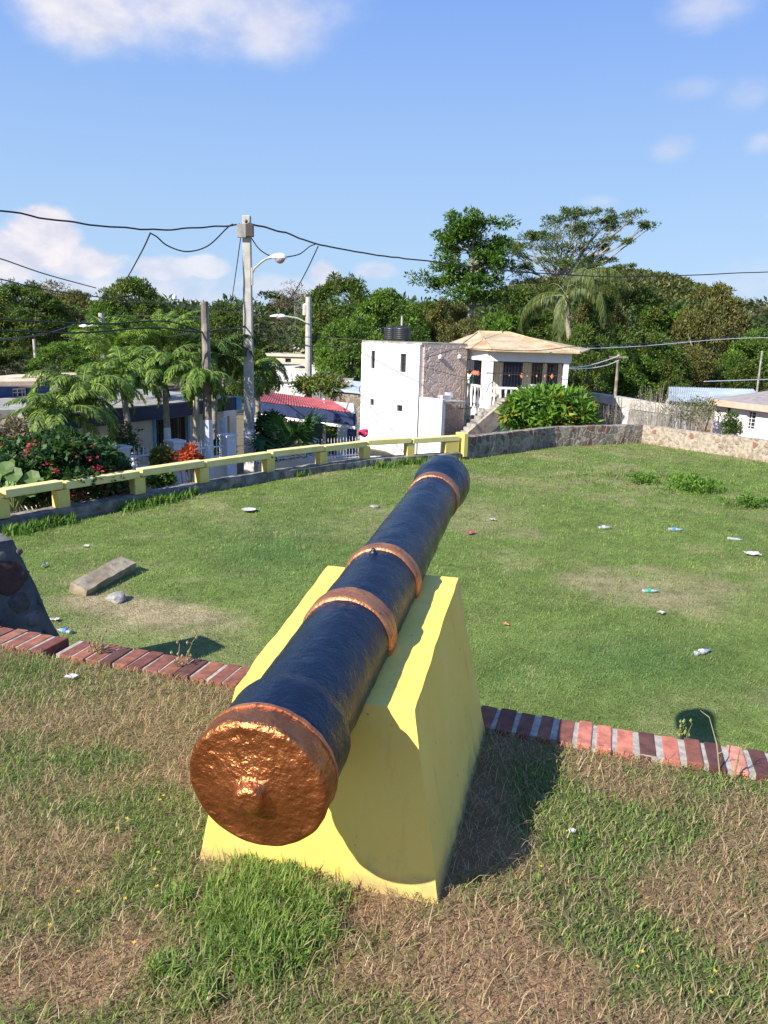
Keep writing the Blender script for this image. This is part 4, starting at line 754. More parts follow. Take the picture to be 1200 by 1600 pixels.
zz0, zz1 = at(1177, 670, 32).z, at(1177, 641, 32).z
mb = MB(); wall(mb, a_, b_, -4.7, zc_-.05, .2, [(uA, uB, zz0, zz1), (uC, uD, at(1140, 648, 33).z, at(1140, 633, 33).z)]); mb.seg(a_+n_*.1, a_+n_*5, .2, -4.7, zc_-.05).build('wall', 'white', rh)
window(rh, a_, b_, uA, uB, zz0, zz1, 'whitemetal', bars=1, hb=4); window(rh, a_, b_, uC, uD, at(1140, 648, 33).z, at(1140, 633, 33).z, 'iron')
mb = MB(); o_1 = a_-d_*.08-n_*.4; o_2 = b_-n_*.4; mb.hexa([(*o_1, zc_), (*o_2, zc_), (*(o_2+n_*5), zc_+.55), (*(o_1+n_*5), zc_+.55), (*o_1, zc_+.12), (*o_2, zc_+.12), (*(o_2+n_*5), zc_+.67), (*(o_1+n_*5), zc_+.67)]); mb.build('roof', mat('grey_shingle', (.26, .22, .20), (.36, .31, .28), scale=4, bump=.4), rh)
mb = MB(); mb.seg(o_1, o_2, .05, zc_-.12, zc_+.13, -.03 if Vector((-d_.y, d_.x)).y > 0 else .03); mb.build('fascia', mat('pink_trim', (.62, .36, .27), (.7, .42, .33), scale=3), rh)
p = at(1104, 665, 33); M['rustdoor'] = mat('orange_door', (.55, .18, .06), (.42, .13, .05), scale=4)
mb = MB(); mb.box((p.x, p.y, -3.2), (.35, .1, 2.6)); tag(mb.build('door_panel', M['rustdoor']), 'orange panel standing left of the white cottage', 'panel')
mb = MB(); p0 = v2(at(1080, 640, 36)); p1 = v2(at(1125, 640, 35)); mb.seg(p0, p1, .2, -4.7, at(1100, 636, 35.5).z); tag(mb.build('brown_wall', 'wood'), 'short brown wall behind the orange panel', 'wall')
# ------------------------------------------------------------------ poles and cables
def pole(px, pt, Y, r0, r1, m, label, name='utility_pole', base=-4.6, square=False, white=None, group=None):
    t = at(px, pt, Y); g = empty(name, (t.x, t.y, base), label, 'utility pole', group); mb = MB(); n = 4 if square else 10
    zb = white if white else base
    rr = lambda z: r0+(r1-r0)*(z-base)/(t.z-base)
    if square:
        mb.hexa([(t.x+sx*rr(zb), t.y+sy*rr(zb), zb) for sx, sy in ((-1, -1), (1, -1), (1, 1), (-1, 1))]+[(t.x+sx*r1, t.y+sy*r1, t.z) for sx, sy in ((-1, -1), (1, -1), (1, 1), (-1, 1))])
    else: mb.tube([(t.x, t.y, zb), (t.x+.02, t.y, (zb+t.z)/2), (t.x, t.y, t.z)], [rr(zb), (rr(zb)+r1)/2, r1], n)
    mb.build('shaft', m, g, bevel=.02 if square else 0)
    if white:
        mb = MB(); k = .008
        if square: mb.hexa([(t.x+sx*(rr(z)+k), t.y+sy*(rr(z)+k), z) for z in (base, zb+.01) for sx, sy in ((-1, -1), (1, -1), (1, 1), (-1, 1))])
        else: mb.tube([(t.x, t.y, base), (t.x, t.y, zb+.01)], [rr(base)+k, rr(zb)+k], n)
        mb.build('painted_base', 'limewash', g)
    return g, t
pg, pt_ = pole(385.5, 337, 24, .16, .115, 'poleconc', 'tall square concrete utility pole with curved street lamp arm, base painted white', square=True, white=at(385, 670, 24).z)
z_ = lambda py: at(385, py, 24).z
mb = MB(); mb.box((pt_.x-.12, pt_.y-.19, z_(362)), (.26, .10, .38)); mb.build('grey_box', 'greyconc', pg, bevel=.01)
mb = MB(); mb.box((pt_.x+.12, pt_.y-.19, z_(361)), (.22, .16, .36)).lathe((pt_.x+.02, pt_.y-.2, z_(350)), [(.03, 0), (.05, .04), (.03, .1)], 8); mb.build('black_box', 'iron', pg, bevel=.01)
mb = MB(); mb.tube([(pt_.x+.13, pt_.y-.05, z_(428)), *[at(px, py, 23.9) for px, py in ((398, 419), (409, 409), (417, 404), (424, 403))]], .032, 8); mb.box((pt_.x+.13, pt_.y-.05, z_(432)), (.08, .12, .5)); mb.build('lamp_arm', 'poleconc', pg)
def lamp(g, c, L, W_, H_):
    bmx = bmesh.new(); bmesh.ops.create_uvsphere(bmx, u_segments=20, v_segments=12, radius=1)
    for v in bmx.verts: 
        t = (v.co.x+1)/2; v.co = Vector((v.co.x*L/2, v.co.y*W_/2*(.45+.6*t), max(v.co.z, -.12)*H_*(.5+.6*t)))
    me = bpy.data.meshes.new('h'); bmx.to_mesh(me); bmx.free(); me.transform(Matrix.Translation(c)); h = link('lamp_head', me, 'whitemetal', g)
    bmx = bmesh.new(); bmesh.ops.create_uvsphere(bmx, u_segments=16, v_segments=10, radius=1)
    for v in bmx.verts: v.co = Vector((v.co.x*L*.27, v.co.y*W_*.40, min(v.co.z, 0)*H_*.85))
    me = bpy.data.meshes.new('l'); bmx.to_mesh(me); bmx.free(); me.transform(Matrix.Translation(c+Vector((L*.14, 0, -H_*.1)))); link('lamp_lens', me, mat('lamp_lens', (.42, .30, .27), rough=.25), h)
lamp(pg, at(433.5, 403, 23.9), .56, .32, .17)
g2, t2 = pole(482, 464, 41, .21, .15, 'poleconc', 'second concrete utility pole rising behind the red-roofed house')
mb = MB(); mb.tube([at(481, 505, 40.8), at(465, 497, 40.8), at(446, 494, 40.8)], .035, 6); mb.lathe(at(477, 480, 41)+Vector((0, 0, -.4)), [(.14, 0), (.14, .5), (.05, .6)], 10); mb.build('lamp_arm', 'poleconc', g2); lamp(g2, at(434, 494.5, 40.8), .85, .35, .16)
g3, t3 = pole(319.5, 471, 21, .16, .10, 'wood', 'dark wooden utility pole among the palms with whitewashed base', white=at(323, 656, 21).z)
g4, t4 = pole(158, 489, 45, .22, .16, 'poleconc', 'short concrete utility pole standing before the round tree at left')
mb = MB(); mb.tube([at(157, 510, 44.8), at(145, 508, 44.8), at(137, 510, 44.8)], .04, 6); mb.build('lamp_arm', 'poleconc', g4); lamp(g4, at(130, 510, 44.8), .5, .3, .14)
g5, t5 = pole(967, 553, 38, .10, .07, M['bark'], 'thin brown wooden pole with crossbar behind the low outbuilding')
mb = MB(); p = at(967, 558, 37.9); mb.box(p, (.9, .08, .09)); mb.build('crossbar', 'bark', g5)
pole(1191, 548, 42, .06, .05, 'greyconc', 'thin grey pole near the right edge behind the white cottage')
pole(53, 530, 60, .14, .12, 'poleconc', 'faint distant pole in front of the trees at far left')
pole(323, 552, 58, .13, .10, 'poleconc', 'distant pole glimpsed right of the dark wooden pole') if False else None
ta = at(273, 462, 600); mb = MB(); mb.tube([(ta.x, ta.y, -5), ta], .5, 6); mb.lathe(at(273, 468, 600), [(.5, 0), (1.6, .5), (1.6, 3), (.4, 3.5)], 10); tag(mb.build('radio_mast', 'whitemetal'), 'far slim white mast above the treetops at left', 'mast')
def catm(P, k=8):
    P = [Vector(p) for p in P]; Q = [P[0]*2-P[1]]+P+[P[-1]*2-P[-2]]; o = []
    for i in range(1, len(Q)-2):
        for j in range(k):
            t = j/k; a, b, c, d = Q[i-1:i+3]; o.append(.5*((2*b)+(c-a)*t+(2*a-5*b+4*c-d)*t*t+(3*b-a-3*c+d)*t**3))
    return o+[P[-1]]
def cable(pts, r, label, m='rubber', lumps=0):
    P = catm([at(*p) for p in pts]); mb = MB(); c = P[len(P)//2]
    if lumps: P = [p+Vector((0, 0, lumps*mn.noise(p*2.))) for p in P]
    mb.tube(P, r, 6); o = mb.build('overhead_cable', m); o.data.transform(Matrix.Translation(-c)); o.location = c; tag(o, label, 'cable', 'overhead cables')
cable([(-60, 320, 19), (60, 340, 20), (150, 352, 21), (240, 358.5, 22), (310, 356, 23), (375, 350, 23.9)], .022, 'thick cable from the upper left edge to the top of the tall concrete pole', lumps=.05)
cable([(392, 350, 24), (440, 362, 25.5), (500, 382, 27.5), (590, 399, 30.5), (680, 409, 34), (800, 424, 38), (940, 432, 42), (1060, 430.5, 46), (1260, 422, 52)], .029, 'thick cable from the tall concrete pole sweeping right past the tall trees', lumps=.03)
cable([(234, 364, 22), (245, 370, 22.2), (262, 384, 22.5), (292, 393, 22.7), (325, 384, 23.1), (355, 356, 23.6), (364, 350, 23.7)], .020, 'drooping loop under the thick cable left of the tall pole')
cable([(235, 364, 22), (222, 392, 24), (198, 436, 30)], .020, 'cable dropping from the left loop down to the round tree')
cable([(-60, 388, 20), (0, 404, 21), (70, 428, 23), (150, 450, 28)], .018, 'middle cable entering at the left edge below the thick one')
cable([(-60, 424, 20), (0, 436, 21), (120, 460, 24), (300, 478, 40), (385, 482, 55)], .018, 'thin cable crossing the left treetops')
cable([(376, 372, 24), (368, 430, 26), (361, 476, 32)], .014, 'thin cable slanting down left of the tall concrete pole')
cable([(392, 371, 23.9), (404, 388, 23.9), (416, 397, 23.9), (424, 400, 23.9)], .018, 'short cable from the pole box to the street lamp')
cable([(446, 402, 24), (468, 397, 25), (484, 385, 26.5), (492, 382, 27.4)], .018, 'short cable from the street lamp up to the thick cable')
cable([(497, 385, 27.4), (478, 425, 31), (458, 460, 36), (430, 498, 40)], .020, 'cable dropping from the right junction toward the second pole lamp')
cable([(-40, 496, 17), (60, 502, 17.8), (160, 506, 18.7), (260, 502, 20), (320, 520, 21)], .017, 'upper of two cables reaching the wooden pole from the left edge')
cable([(-40, 536, 17), (80, 519, 25), (157, 495, 45), (250, 493, 34), (320, 496, 21)], .022, 'cable from the left edge over the short concrete pole to the wooden pole')
cable([(-40, 515, 17), (120, 520, 18.7), (240, 512, 20), (320, 519, 21), (385, 509, 24)], .020, 'lower cable passing the wooden pole to the tall concrete pole')
cable([(100, 529, 30), (220, 530, 26), (320, 518, 21), (385, 511, 23.9)], .016, 'cable sagging through the palm tops to the tall concrete pole')
cable([(390, 509, 24), (440, 522, 28), (485, 527, 38), (570, 531, 38)], .020, 'upper cable from the tall concrete pole to the white house')
cable([(390, 511, 24), (430, 531, 28), (483, 541, 36), (566, 541, 37)], .018, 'lower cable from the tall concrete pole to the white house')
cable([(290, 481, 50), (385, 490, 48), (430, 496, 46), (482, 515, 41)], .024, 'distant cable running behind the tall concrete pole')
cable([(662, 560, 33.5), (690, 552, 33), (725, 545, 33), (830, 548, 33), (905, 541, 34), (1000, 537, 38), (1220, 520, 46)], .015, 'cable across the hipped roof toward the right edge', lumps=.0)
cable([(889, 574, 33.7), (915, 572, 35), (945, 564, 37), (967, 556, 37.9)], .020, 'upper white cable from the balcony house to the brown pole', 'whitemetal')
cable([(889, 576, 33.7), (925, 575, 35), (950, 570, 37), (967, 563, 37.9)], .020, 'lower white cable from the balcony house to the brown pole', 'whitemetal')
cable([(905, 545, 34), (1000, 541, 38), (1130, 530, 43), (1220, 527, 46)], .015, 'second cable from the hipped roof toward the right edge', 'whitemetal')
cable([(1100, 596, 42), (1160, 594, 44), (1230, 592, 46)], .02, 'short pale cable above the blue grey shed roof', 'whitemetal')
cable([(655, 572, 33.8), (730, 590, 33.3), (768, 583, 33.6), (890, 583, 33.4)], .010, 'thin dark cable along the patterned wall and the balcony')
# ------------------------------------------------------------------ foliage
def nrmz(v): return v/np.maximum(np.linalg.norm(v, axis=-1, keepdims=True), 1e-6)
def leafquads(P, D, Nn, L, Wd, col):
    """diamond leaves: base P, direction D, face normal Nn"""
    n = len(P); sd = nrmz(np.cross(D, Nn)); L = L[:, None]; Wd = Wd[:, None]
    mid = P+D*L*.5+Nn*L*.06
    V = np.stack([P, mid-sd*Wd/2, P+D*L-Nn*L*.10, mid+sd*Wd/2], 1).reshape(-1, 3); b = np.arange(n)[:, None]*4
    return V, b+np.array([[0, 1, 2, 3]]), np.repeat(col, 4, 0)
def rdir(r, n, zmin=-1.): 
    z = r.uniform(zmin, 1, n); a = r.uniform(0, 6.283, n); q = np.sqrt(1-z*z); return np.stack([q*np.cos(a), q*np.sin(a), z], 1)
def cluster_leaves(r, C, R, per, L, Wd, cA, cB, up=.5, cC=None):
    """C cluster centres, R radius of each cluster; leaves radiate from each centre"""
    n = len(C)*per; ci = np.repeat(np.arange(len(C)), per); d = rdir(r, n, -.55); d[:, 2] += up*.4; d = nrmz(d); rr = R[ci]*r.uniform(.35, 1., n)**.6
    P = C[ci]+d*rr[:, None]*np.array([1, 1, .72]); lean = nrmz(d+rdir(r, n)*.7+np.array([0, 0, -.15])); nn = nrmz(np.cross(np.cross(lean, d+np.array([0, 0, up])), lean)+rdir(r, n)*.35)
    tone = r.random(len(C))[ci]*.7+r.random(n)*.3; c = lerp(cA, cB, tone)
    if cC is not None: c = lerp(c, cC, (r.random(len(C)) < .22)[ci]*r.uniform(.2, .9, n))
    c = c*r.uniform(.8, 1.2, n)[:, None]
    return leafquads(P, lean, nn, L*r.uniform(.7, 1.25, n), Wd*r.uniform(.7, 1.2, n), c)
def crown_centres(r, n, shape=(1, 1, 1), lump=.28, inner=.25, seed=0):
    d = rdir(r, n, -.75); k = np.array([mn.noise(Vector(v)*1.7+Vector((seed*3.1, 0, 0))) for v in d])+.6*np.array([mn.noise(Vector(v)*3.6+Vector((0, seed*2.3, 0))) for v in d])
    rad = 1+lump*2.0*k; rad *= np.where(r.random(n) < inner, r.uniform(.35, .8, n), r.uniform(.88, 1.02, n)); return d*rad[:, None]*np.array(shape)
def merge(parts):
    V = []; Q = []; C = []; b = 0
    for v, q, c in parts: V.append(v); Q.append(q+b); C.append(c); b += len(v)
    return np.concatenate(V), np.concatenate(Q), np.concatenate(C)
TREEMESH = {}
KINDS = {   # per-kind crown: big lumps, clusters per lump, leaves per cluster, leaf length, width, colours, shape, lump radius
 'mango': (46, 13, 30, .085, .026, (.038, .085, .014), (.135, .200, .032), (.16, .13, .035), (1, 1, .92), .27),
 'bright': (46, 13, 30, .085, .030, (.060, .130, .018), (.165, .265, .036), None, (1, 1, .95), .28),
 'olive': (52, 12, 28, .080, .026, (.070, .085, .02), (.19, .185, .05), (.20, .16, .07), (1, 1, .95), .25)}
def crown_mesh(kind, seed):
    if (kind, seed) in TREEMESH: return TREEMESH[kind, seed]
    k = KINDS[kind]; r = np.random.default_rng(100+seed)
    d = rdir(r, k[0], -.7); rad = .74*(1+.22*np.array([mn.noise(Vector(v)*1.6+Vector((seed*3.1, 0, 0))) for v in d])); B = d*rad[:, None]*np.array(k[8]); BR_ = k[9]*r.uniform(.75, 1.25, k[0])
    n = k[0]*k[1]; i = np.repeat(np.arange(k[0]), k[1]); u = nrmz(rdir(r, n)+d[i]*.75+np.array([0, 0, .25])); C = B[i]+u*BR_[i][:, None]*r.uniform(.75, 1.05, (n, 1)); R = .085*r.uniform(.7, 1.3, n)
    tone = r.random(k[0])
    v, q, c = cluster_leaves(r, C, R, k[2], np.float64(k[3]), np.float64(k[4]), k[5], k[6], .6, k[7]); c = c*np.repeat(.82+.36*tone[i], 4*k[2])[:, None]
    me = fastmesh(kind+'_crown', v, quads=q, col=c); me.materials.append(M['leaf']); TREEMESH[kind, seed] = me; return me
TG = 'trees behind the houses'
def trunk(g, p0, p1, r0, r1, m='bark', limbs=(), name='trunk'):
    mb = MB(); P = [Vector(p0).lerp(Vector(p1), i/6)+Vector((.25*r0*math.sin(i*2.1), .25*r0*math.cos(i*1.7), 0)) for i in range(7)]; mb.tube(P, [r0+(r1-r0)*i/6 for i in range(7)], 9)
    o = mb.build(name, m, g, smooth=True)
    for (a, b, ra) in limbs:
        a = Vector(a); b = Vector(b); mid = a.lerp(b, .5)+Vector((0, 0, (b-a).length*.08)); mb = MB(); mb.tube([a, a.lerp(mid, .5), mid, mid.lerp(b, .5)+Vector((0, 0, .05)), b], [ra, ra*.8, ra*.6, ra*.4, ra*.2], 6); mb.build('limb', m, g, smooth=True)
    return o
def tree(px, ptop, wpx, Y, kind, seed, label, pbot=None, name='leafy_tree', rot=0., cat='tree', grp=TG):
    rx = wpx*Y/2400*1.02; T = at(px, ptop, Y); base = float(gz(T.x, Y)); 
    zb = at(px, pbot, Y).z if pbot else base+1.2
    zb = max(zb, base+.2); rz = (T.z-zb)/2; cz = T.z-rz*.97
    g = empty(name, (T.x, Y, base), label, cat, grp)
    o = bpy.data.objects.new('crown', crown_mesh(kind, seed)); COL.objects.link(o); o.parent = g; o.location = (0, 0, cz-base); o.scale = (rx*.98, rx*.98, rz*.98); o.rotation_euler = (0, 0, rot)
    h = cz-base
    c = Vector((T.x, Y, cz)); trunk(g, (T.x, Y, base-.3), (T.x+.1*rx, Y, cz), .045*h+.1, .07, 'bark', [((T.x, Y, base+h*(.35+.1*i)), (T.x+math.cos(i*2.4)*rx*.6, Y+math.sin(i*2.4)*rx*.6, cz+rz*.25*math.sin(i)), .09+.012*h) for i in range(4)])
    return g
for i, a in enumerate((
    (-60, 455, 150, 62, 'mango', 0, 'dark leafy tree cut by the left edge of the treeline'),
    (35, 443, 135, 64, 'mango', 1, 'dark leafy tree at the left edge, right of the outermost one'),
    (112, 457, 105, 70, 'olive', 0, 'lower olive toned tree between the left edge tree and the big round tree'),
    (203, 433, 135, 60, 'mango', 2, 'big dark round-topped tree behind the short concrete pole'),
    (160, 470, 90, 58, 'bright', 3, 'lighter green tree just behind the short concrete pole'),
    (272, 478, 70, 76, 'mango', 3, 'small dark tree right of the big round-topped tree'),
    (352, 475, 100, 66, 'mango', 0, 'dark round tree seen behind the tall concrete pole'),
    (300, 500, 90, 52, 'mango', 1, 'dark tree behind the wooden pole above the palms'),
    (535, 434, 128, 66, 'mango', 1, 'tall round mango tree right of the second utility pole'),
    (610, 458, 118, 60, 'bright', 0, 'bright green round tree behind the water tanks'),
    (545, 500, 105, 52, 'bright', 1, 'bright green tree between second pole and white house'),
    (662, 470, 80, 70, 'mango', 2, 'dark tree directly right of the water tanks'),
    (705, 472, 95, 62, 'olive', 1, 'brownish olive tree above the patterned wall'),
    (640, 500, 110, 56, 'mango', 3, 'dense dark tree just behind the water tanks'),
    (790, 492, 130, 52, 'bright', 2, 'bright tree directly behind the hipped roof'),
    (730, 500, 100, 50, 'olive', 2, 'olive tree directly behind the left part of the hipped roof'),
    (858, 490, 120, 60, 'mango', 0, 'dark tree behind the coconut palm'),
    (815, 448, 100, 70, 'mango', 2, 'dark tree filling the gap between the tall tiered tree and the spreading tree'),
    (935, 452, 90, 72, 'olive', 0, 'olive tree behind the right side of the coconut palm'),
    (985, 452, 135, 66, 'mango', 1, 'dark round tree right of the coconut palm'),
    (1060, 478, 110, 64, 'bright', 3, 'mid green tree below the hill'),
    (1118, 448, 110, 60, 'olive', 0, 'tall brownish green tree at right with ragged top'),
    (1020, 520, 120, 52, 'mango', 2, 'dark tree behind the blue grey sheet roof'),
    (1190, 520, 95, 55, 'bright', 0, 'green tree cut by the right edge'),
    (930, 530, 110, 50, 'bright', 1, 'bright green tree behind the brown pole'),
    (1078, 540, 100, 53, 'olive', 1, 'dry brownish green tree behind the sheet roof shed'),
    (985, 555, 110, 50, 'bright', 2, 'low bright tree just right of the brown pole'),
    (880, 560, 80, 44, 'mango', 3, 'low dark tree touching the right end of the hipped roof'),
    (1150, 560, 90, 54, 'mango', 1, 'low dark tree behind the thin grey pole'),
    (918, 512, 90, 46, 'mango', 0, 'dark tree in front of the coconut palm trunk behind the hipped roof'),
    (1260, 480, 120, 62, 'mango', 2, 'dark tree outside the right edge'),
    (20, 540, 120, 40, 'mango', 3, 'low dark tree above the blue shed roof'),
    (95, 535, 110, 44, 'bright', 2, 'low bright leafy tree right above the plank roof'),
    (178, 545, 90, 42, 'mango', 1, 'low dark tree below the short concrete pole'),
    (345, 530, 90, 34, 'mango', 2, 'dark bushy tree directly behind the tall concrete pole'),
    (402, 548, 62, 38, 'mango', 0, 'small dark tree just right of the tall concrete pole'),
    (452, 508, 80, 96, 'mango', 3, 'far green tree above the distant cream houses'),
    (1050, 575, 60, 50, 'mango', 0, 'small dark tree left of the blue grey sheet roof'))):
    tree(*a, rot=i*1.3)
# ---- tiered tall tree, spreading feathery tree, airy bare trees
def branchy(px, ptop, wpx, pbot, Y, label, seed, tiers, leafL, leafW, cA, cB, m='palebark', rad=.9, per=60, name='tall_tree', flat=.4, bare=0, tr=.35, grp=TG, nb=5, tops=None):
    r = np.random.default_rng(seed); T = at(px, ptop, Y); base = float(gz(T.x, Y)); g = empty(name, (T.x, Y, base), label, 'tree', grp)
    W_ = wpx*Y/1200; zlo = at(px, pbot, Y).z; H = T.z-zlo; cs = []; limbs = []
    sx0 = T.x
    if tops is None:
        for k in range(tiers):
            f = (k+.5)/tiers; z = zlo+H*f; wr = W_/2*(math.sin(math.pi*min(1, .25+.62*f))**.8)*(1.05-.25*(f > .8)); n = nb
            for j in range(n):
                a = r.uniform(0, 6.28); q = wr*r.uniform(.35, 1.); e = Vector((sx0+q*math.cos(a), Y+q*math.sin(a)*.8, z+r.uniform(-.5, .5)*H/tiers)); cs.append((e, rad*r.uniform(.7, 1.2))); limbs.append((Vector((sx0, Y, z-.22*q-.4)), e, .10))
                for _ in range(2): e2 = e+Vector((r.uniform(-1, 1)*rad*1.3, r.uniform(-1, 1)*rad*1.3, r.uniform(-.3, .5)*rad)); cs.append((e2, rad*r.uniform(.5, .9)))
        cs.append((Vector((sx0, Y, T.z-.4)), rad*.8))
    else:
        B = Vector(at(tops[0][0], tops[0][1], Y))
        for (x_, y_, dy, rr) in tops[1:]:
            e = at(x_, y_, Y)+Vector((0, dy, 0)); cs.append((e, rr)); limbs.append((B.lerp(e, .0)+Vector((r.uniform(-.3, .3), 0, r.uniform(-.5, .8))), e, .11))
            for _ in range(4): e2 = e+Vector((r.uniform(-1, 1)*rr*1.7, r.uniform(-1, 1)*rr*1.7, r.uniform(-.3, .35)*rr)); cs.append((e2, rr*r.uniform(.4, .75))); limbs.append((B.lerp(e, .62), e2, .045))
        sx0 = B.x
    C = np.array([tuple(c-Vector(g.location)) for c, _ in cs]); R = np.array([q for _, q in cs]); parts = []
    sub = []; subR = []
    for c, q in zip(C, R):
        k = 7; d = rdir(r, k)*q*.7*np.array([1, 1, flat]); sub += list(c+d); subR += [q*.42]*k
    v, q_, c_ = cluster_leaves(r, np.array(sub), np.array(subR), per, leafL, leafW, cA, cB, .7)
    if not bare: link('crown', fastmesh('crown', v, quads=q_, col=c_), 'leaf', g, local=True)
    trunk(g, (T.x if tops is None else sx0, Y, base-.3), (sx0, Y, T.z-.5) if tops is None else tuple(at(tops[0][0], tops[0][1], Y)), tr, .08 if tops is None else tr*.6, m)
    mb = MB()
    for a, b, ra in limbs:
        mid = a.lerp(b, .5)+Vector((r.uniform(-.2, .2), r.uniform(-.2, .2), -.03*(b-a).length)); mb.tube([a, a.lerp(mid, .5), mid, mid.lerp(b, .5), b], [ra, ra*.8, ra*.62, ra*.42, ra*.2], 5, cap=False)
    mb.build('limbs', m, g); return g
branchy(742, 344, 110, 470, 58, 'tall tiered bright green tree rising above the patterned wall', 5, 6, .34, .12, (.045, .105, .014), (.120, .215, .030), rad=1.0, per=22, flat=.55, nb=5)
branchy(905, 326, 220, 440, 62, 'tall spreading tree with pale bare limbs and flat feathery top', 8, 5, .24, .07, (.06, .10, .022), (.15, .20, .05), rad=.95, per=19, flat=.3, tr=.4, tops=[
    (878, 440), (903, 332, 0, 1.0), (930, 330, 1, .9), (868, 341, 1, .8), (988, 342, 0, 1.1), (1018, 354, 0, .7), (965, 352, 1, .9), (955, 340, 2, .6), (905, 352, 2, .9), (930, 362, 0, 1.1), (880, 365, 0, 1.1), (850, 375, 1, 1.1), (825, 382, 0, 1.1), (830, 366, 1, .7), (805, 396, 0, 1.0), (860, 392, 0, 1.1), (895, 385, -1, 1.1), (935, 385, 2, .9), (960, 378, 0, .8), (945, 405, 1, .7), (972, 420, 0, .7), (815, 418, 1, .9), (845, 415, -1, 1.1), (905, 408, 0, 1.0), (880, 420, -2, 1.1), (930, 425, 0, .8), (840, 440, 0, 1.), (912, 440, 1, .9), (800, 380, 2, .7), (870, 445, -1, 1.1)])
branchy(82, 441, 60, 500, 92, 'pale airy half-bare tree rising behind the left treetops', 12, 3, .5, .12, (.16, .14, .08), (.22, .2, .12), rad=1.2, per=5, flat=.5, tr=.3)
branchy(462, 452, 55, 560, 90, 'dry leafless brown tree left of the second utility pole', 14, 5, .35, .08, (.16, .12, .08), (.24, .18, .12), rad=1.1, per=7, flat=.8, tr=.25, m='palebark')
branchy(437, 466, 44, 530, 105, 'dark layered tree far off between the two utility poles', 15, 4, .5, .2, (.03, .055, .018), (.06, .10, .03), rad=1.3, per=14, flat=.35, tr=.3)
branchy(1175, 478, 70, 560, 110, 'grey leafless trees far off at right beyond the ragged tree', 16, 3, .6, .1, (.20, .16, .13), (.26, .21, .17), rad=1.8, per=5, flat=.8, tr=.25)
# ---- far wood and hill
r = np.random.default_rng(3)
n = 1500; px = r.uniform(-350, 1550, n); Yd = r.uniform(78, 125, n); C = []
for p_, y_ in zip(px, Yd):
    tp = 488+10*mn.noise(Vector((p_*.012, y_*.05, 0)))+(18 if 400 < p_ < 480 else 0); t = at(p_, tp, y_); C.append((t.x, t.y, t.z*1.-r.uniform(0, 1)**1.3*(t.z+2)))
C = np.array(C); v, q, c = cluster_leaves(r, C, r.uniform(1.4, 2.4, n), 60, .75, .34, (.035, .065, .018), (.085, .125, .035), .6, (.13, .11, .05))
tag(link('far_wood', fastmesh('far_wood', v, quads=q, col=c), 'leaf'), 'continuous far wood filling the gaps behind the single trees', 'wood', kind='stuff')
def hillz(x, y):
    cx = at(975, 432, 230).x; top = at(975, 434, 230).z
    a = (x-cx)/np.where(x > cx, 38, 60); b = (y-230)/60; h = (top+5)*np.exp(-(np.abs(a)**2.3)-b*b)
    c2 = at(1350, 480, 420).x; h2 = (at(1200, 486, 420).z+5)*np.exp(-((x-c2)/190)**4-((y-430)/110)**2)
    return np.maximum(h, h2)-5
V, Q = grid(np.linspace(-200, 420, 90), np.linspace(150, 600, 70), hillz)
tag(link('hill', fastmesh('hill', V, quads=Q, col=np.tile((.08, .09, .035), (len(V), 1)), smooth=True), 'lawnsoil'), kind='structure')
n = 5200; x = r.uniform(-40, 190, n); y = r.uniform(165, 238, n); z = hillz(x, y); k_ = z > 2; x, y, z = x[k_], y[k_], z[k_]; n = len(x)
v, q, c = cluster_leaves(r, np.stack([x, y, z+.4], 1), r.uniform(1.3, 2.4, n), 26, 1.1, .6, (.07, .09, .025), (.13, .145, .04), .8, (.17, .15, .06))
x = r.uniform(60, 330, 2600); y = r.uniform(330, 440, 2600); z = hillz(x, y); k_ = z > 1
v2_, q2, c2_ = cluster_leaves(r, np.stack([x[k_], y[k_], z[k_]+.5], 1), r.uniform(2, 4, k_.sum()), 20, 2.2, 1.1, (.16, .14, .12), (.20, .18, .16), .8)
v, q, c = merge([(v, q, c), (v2_, q2, c2_)])
tag(link('hill_wood', fastmesh('hill_wood', v, quads=q, col=c), 'leaf'), 'scrubby forest covering the rounded hill at right', 'wood', kind='stuff')
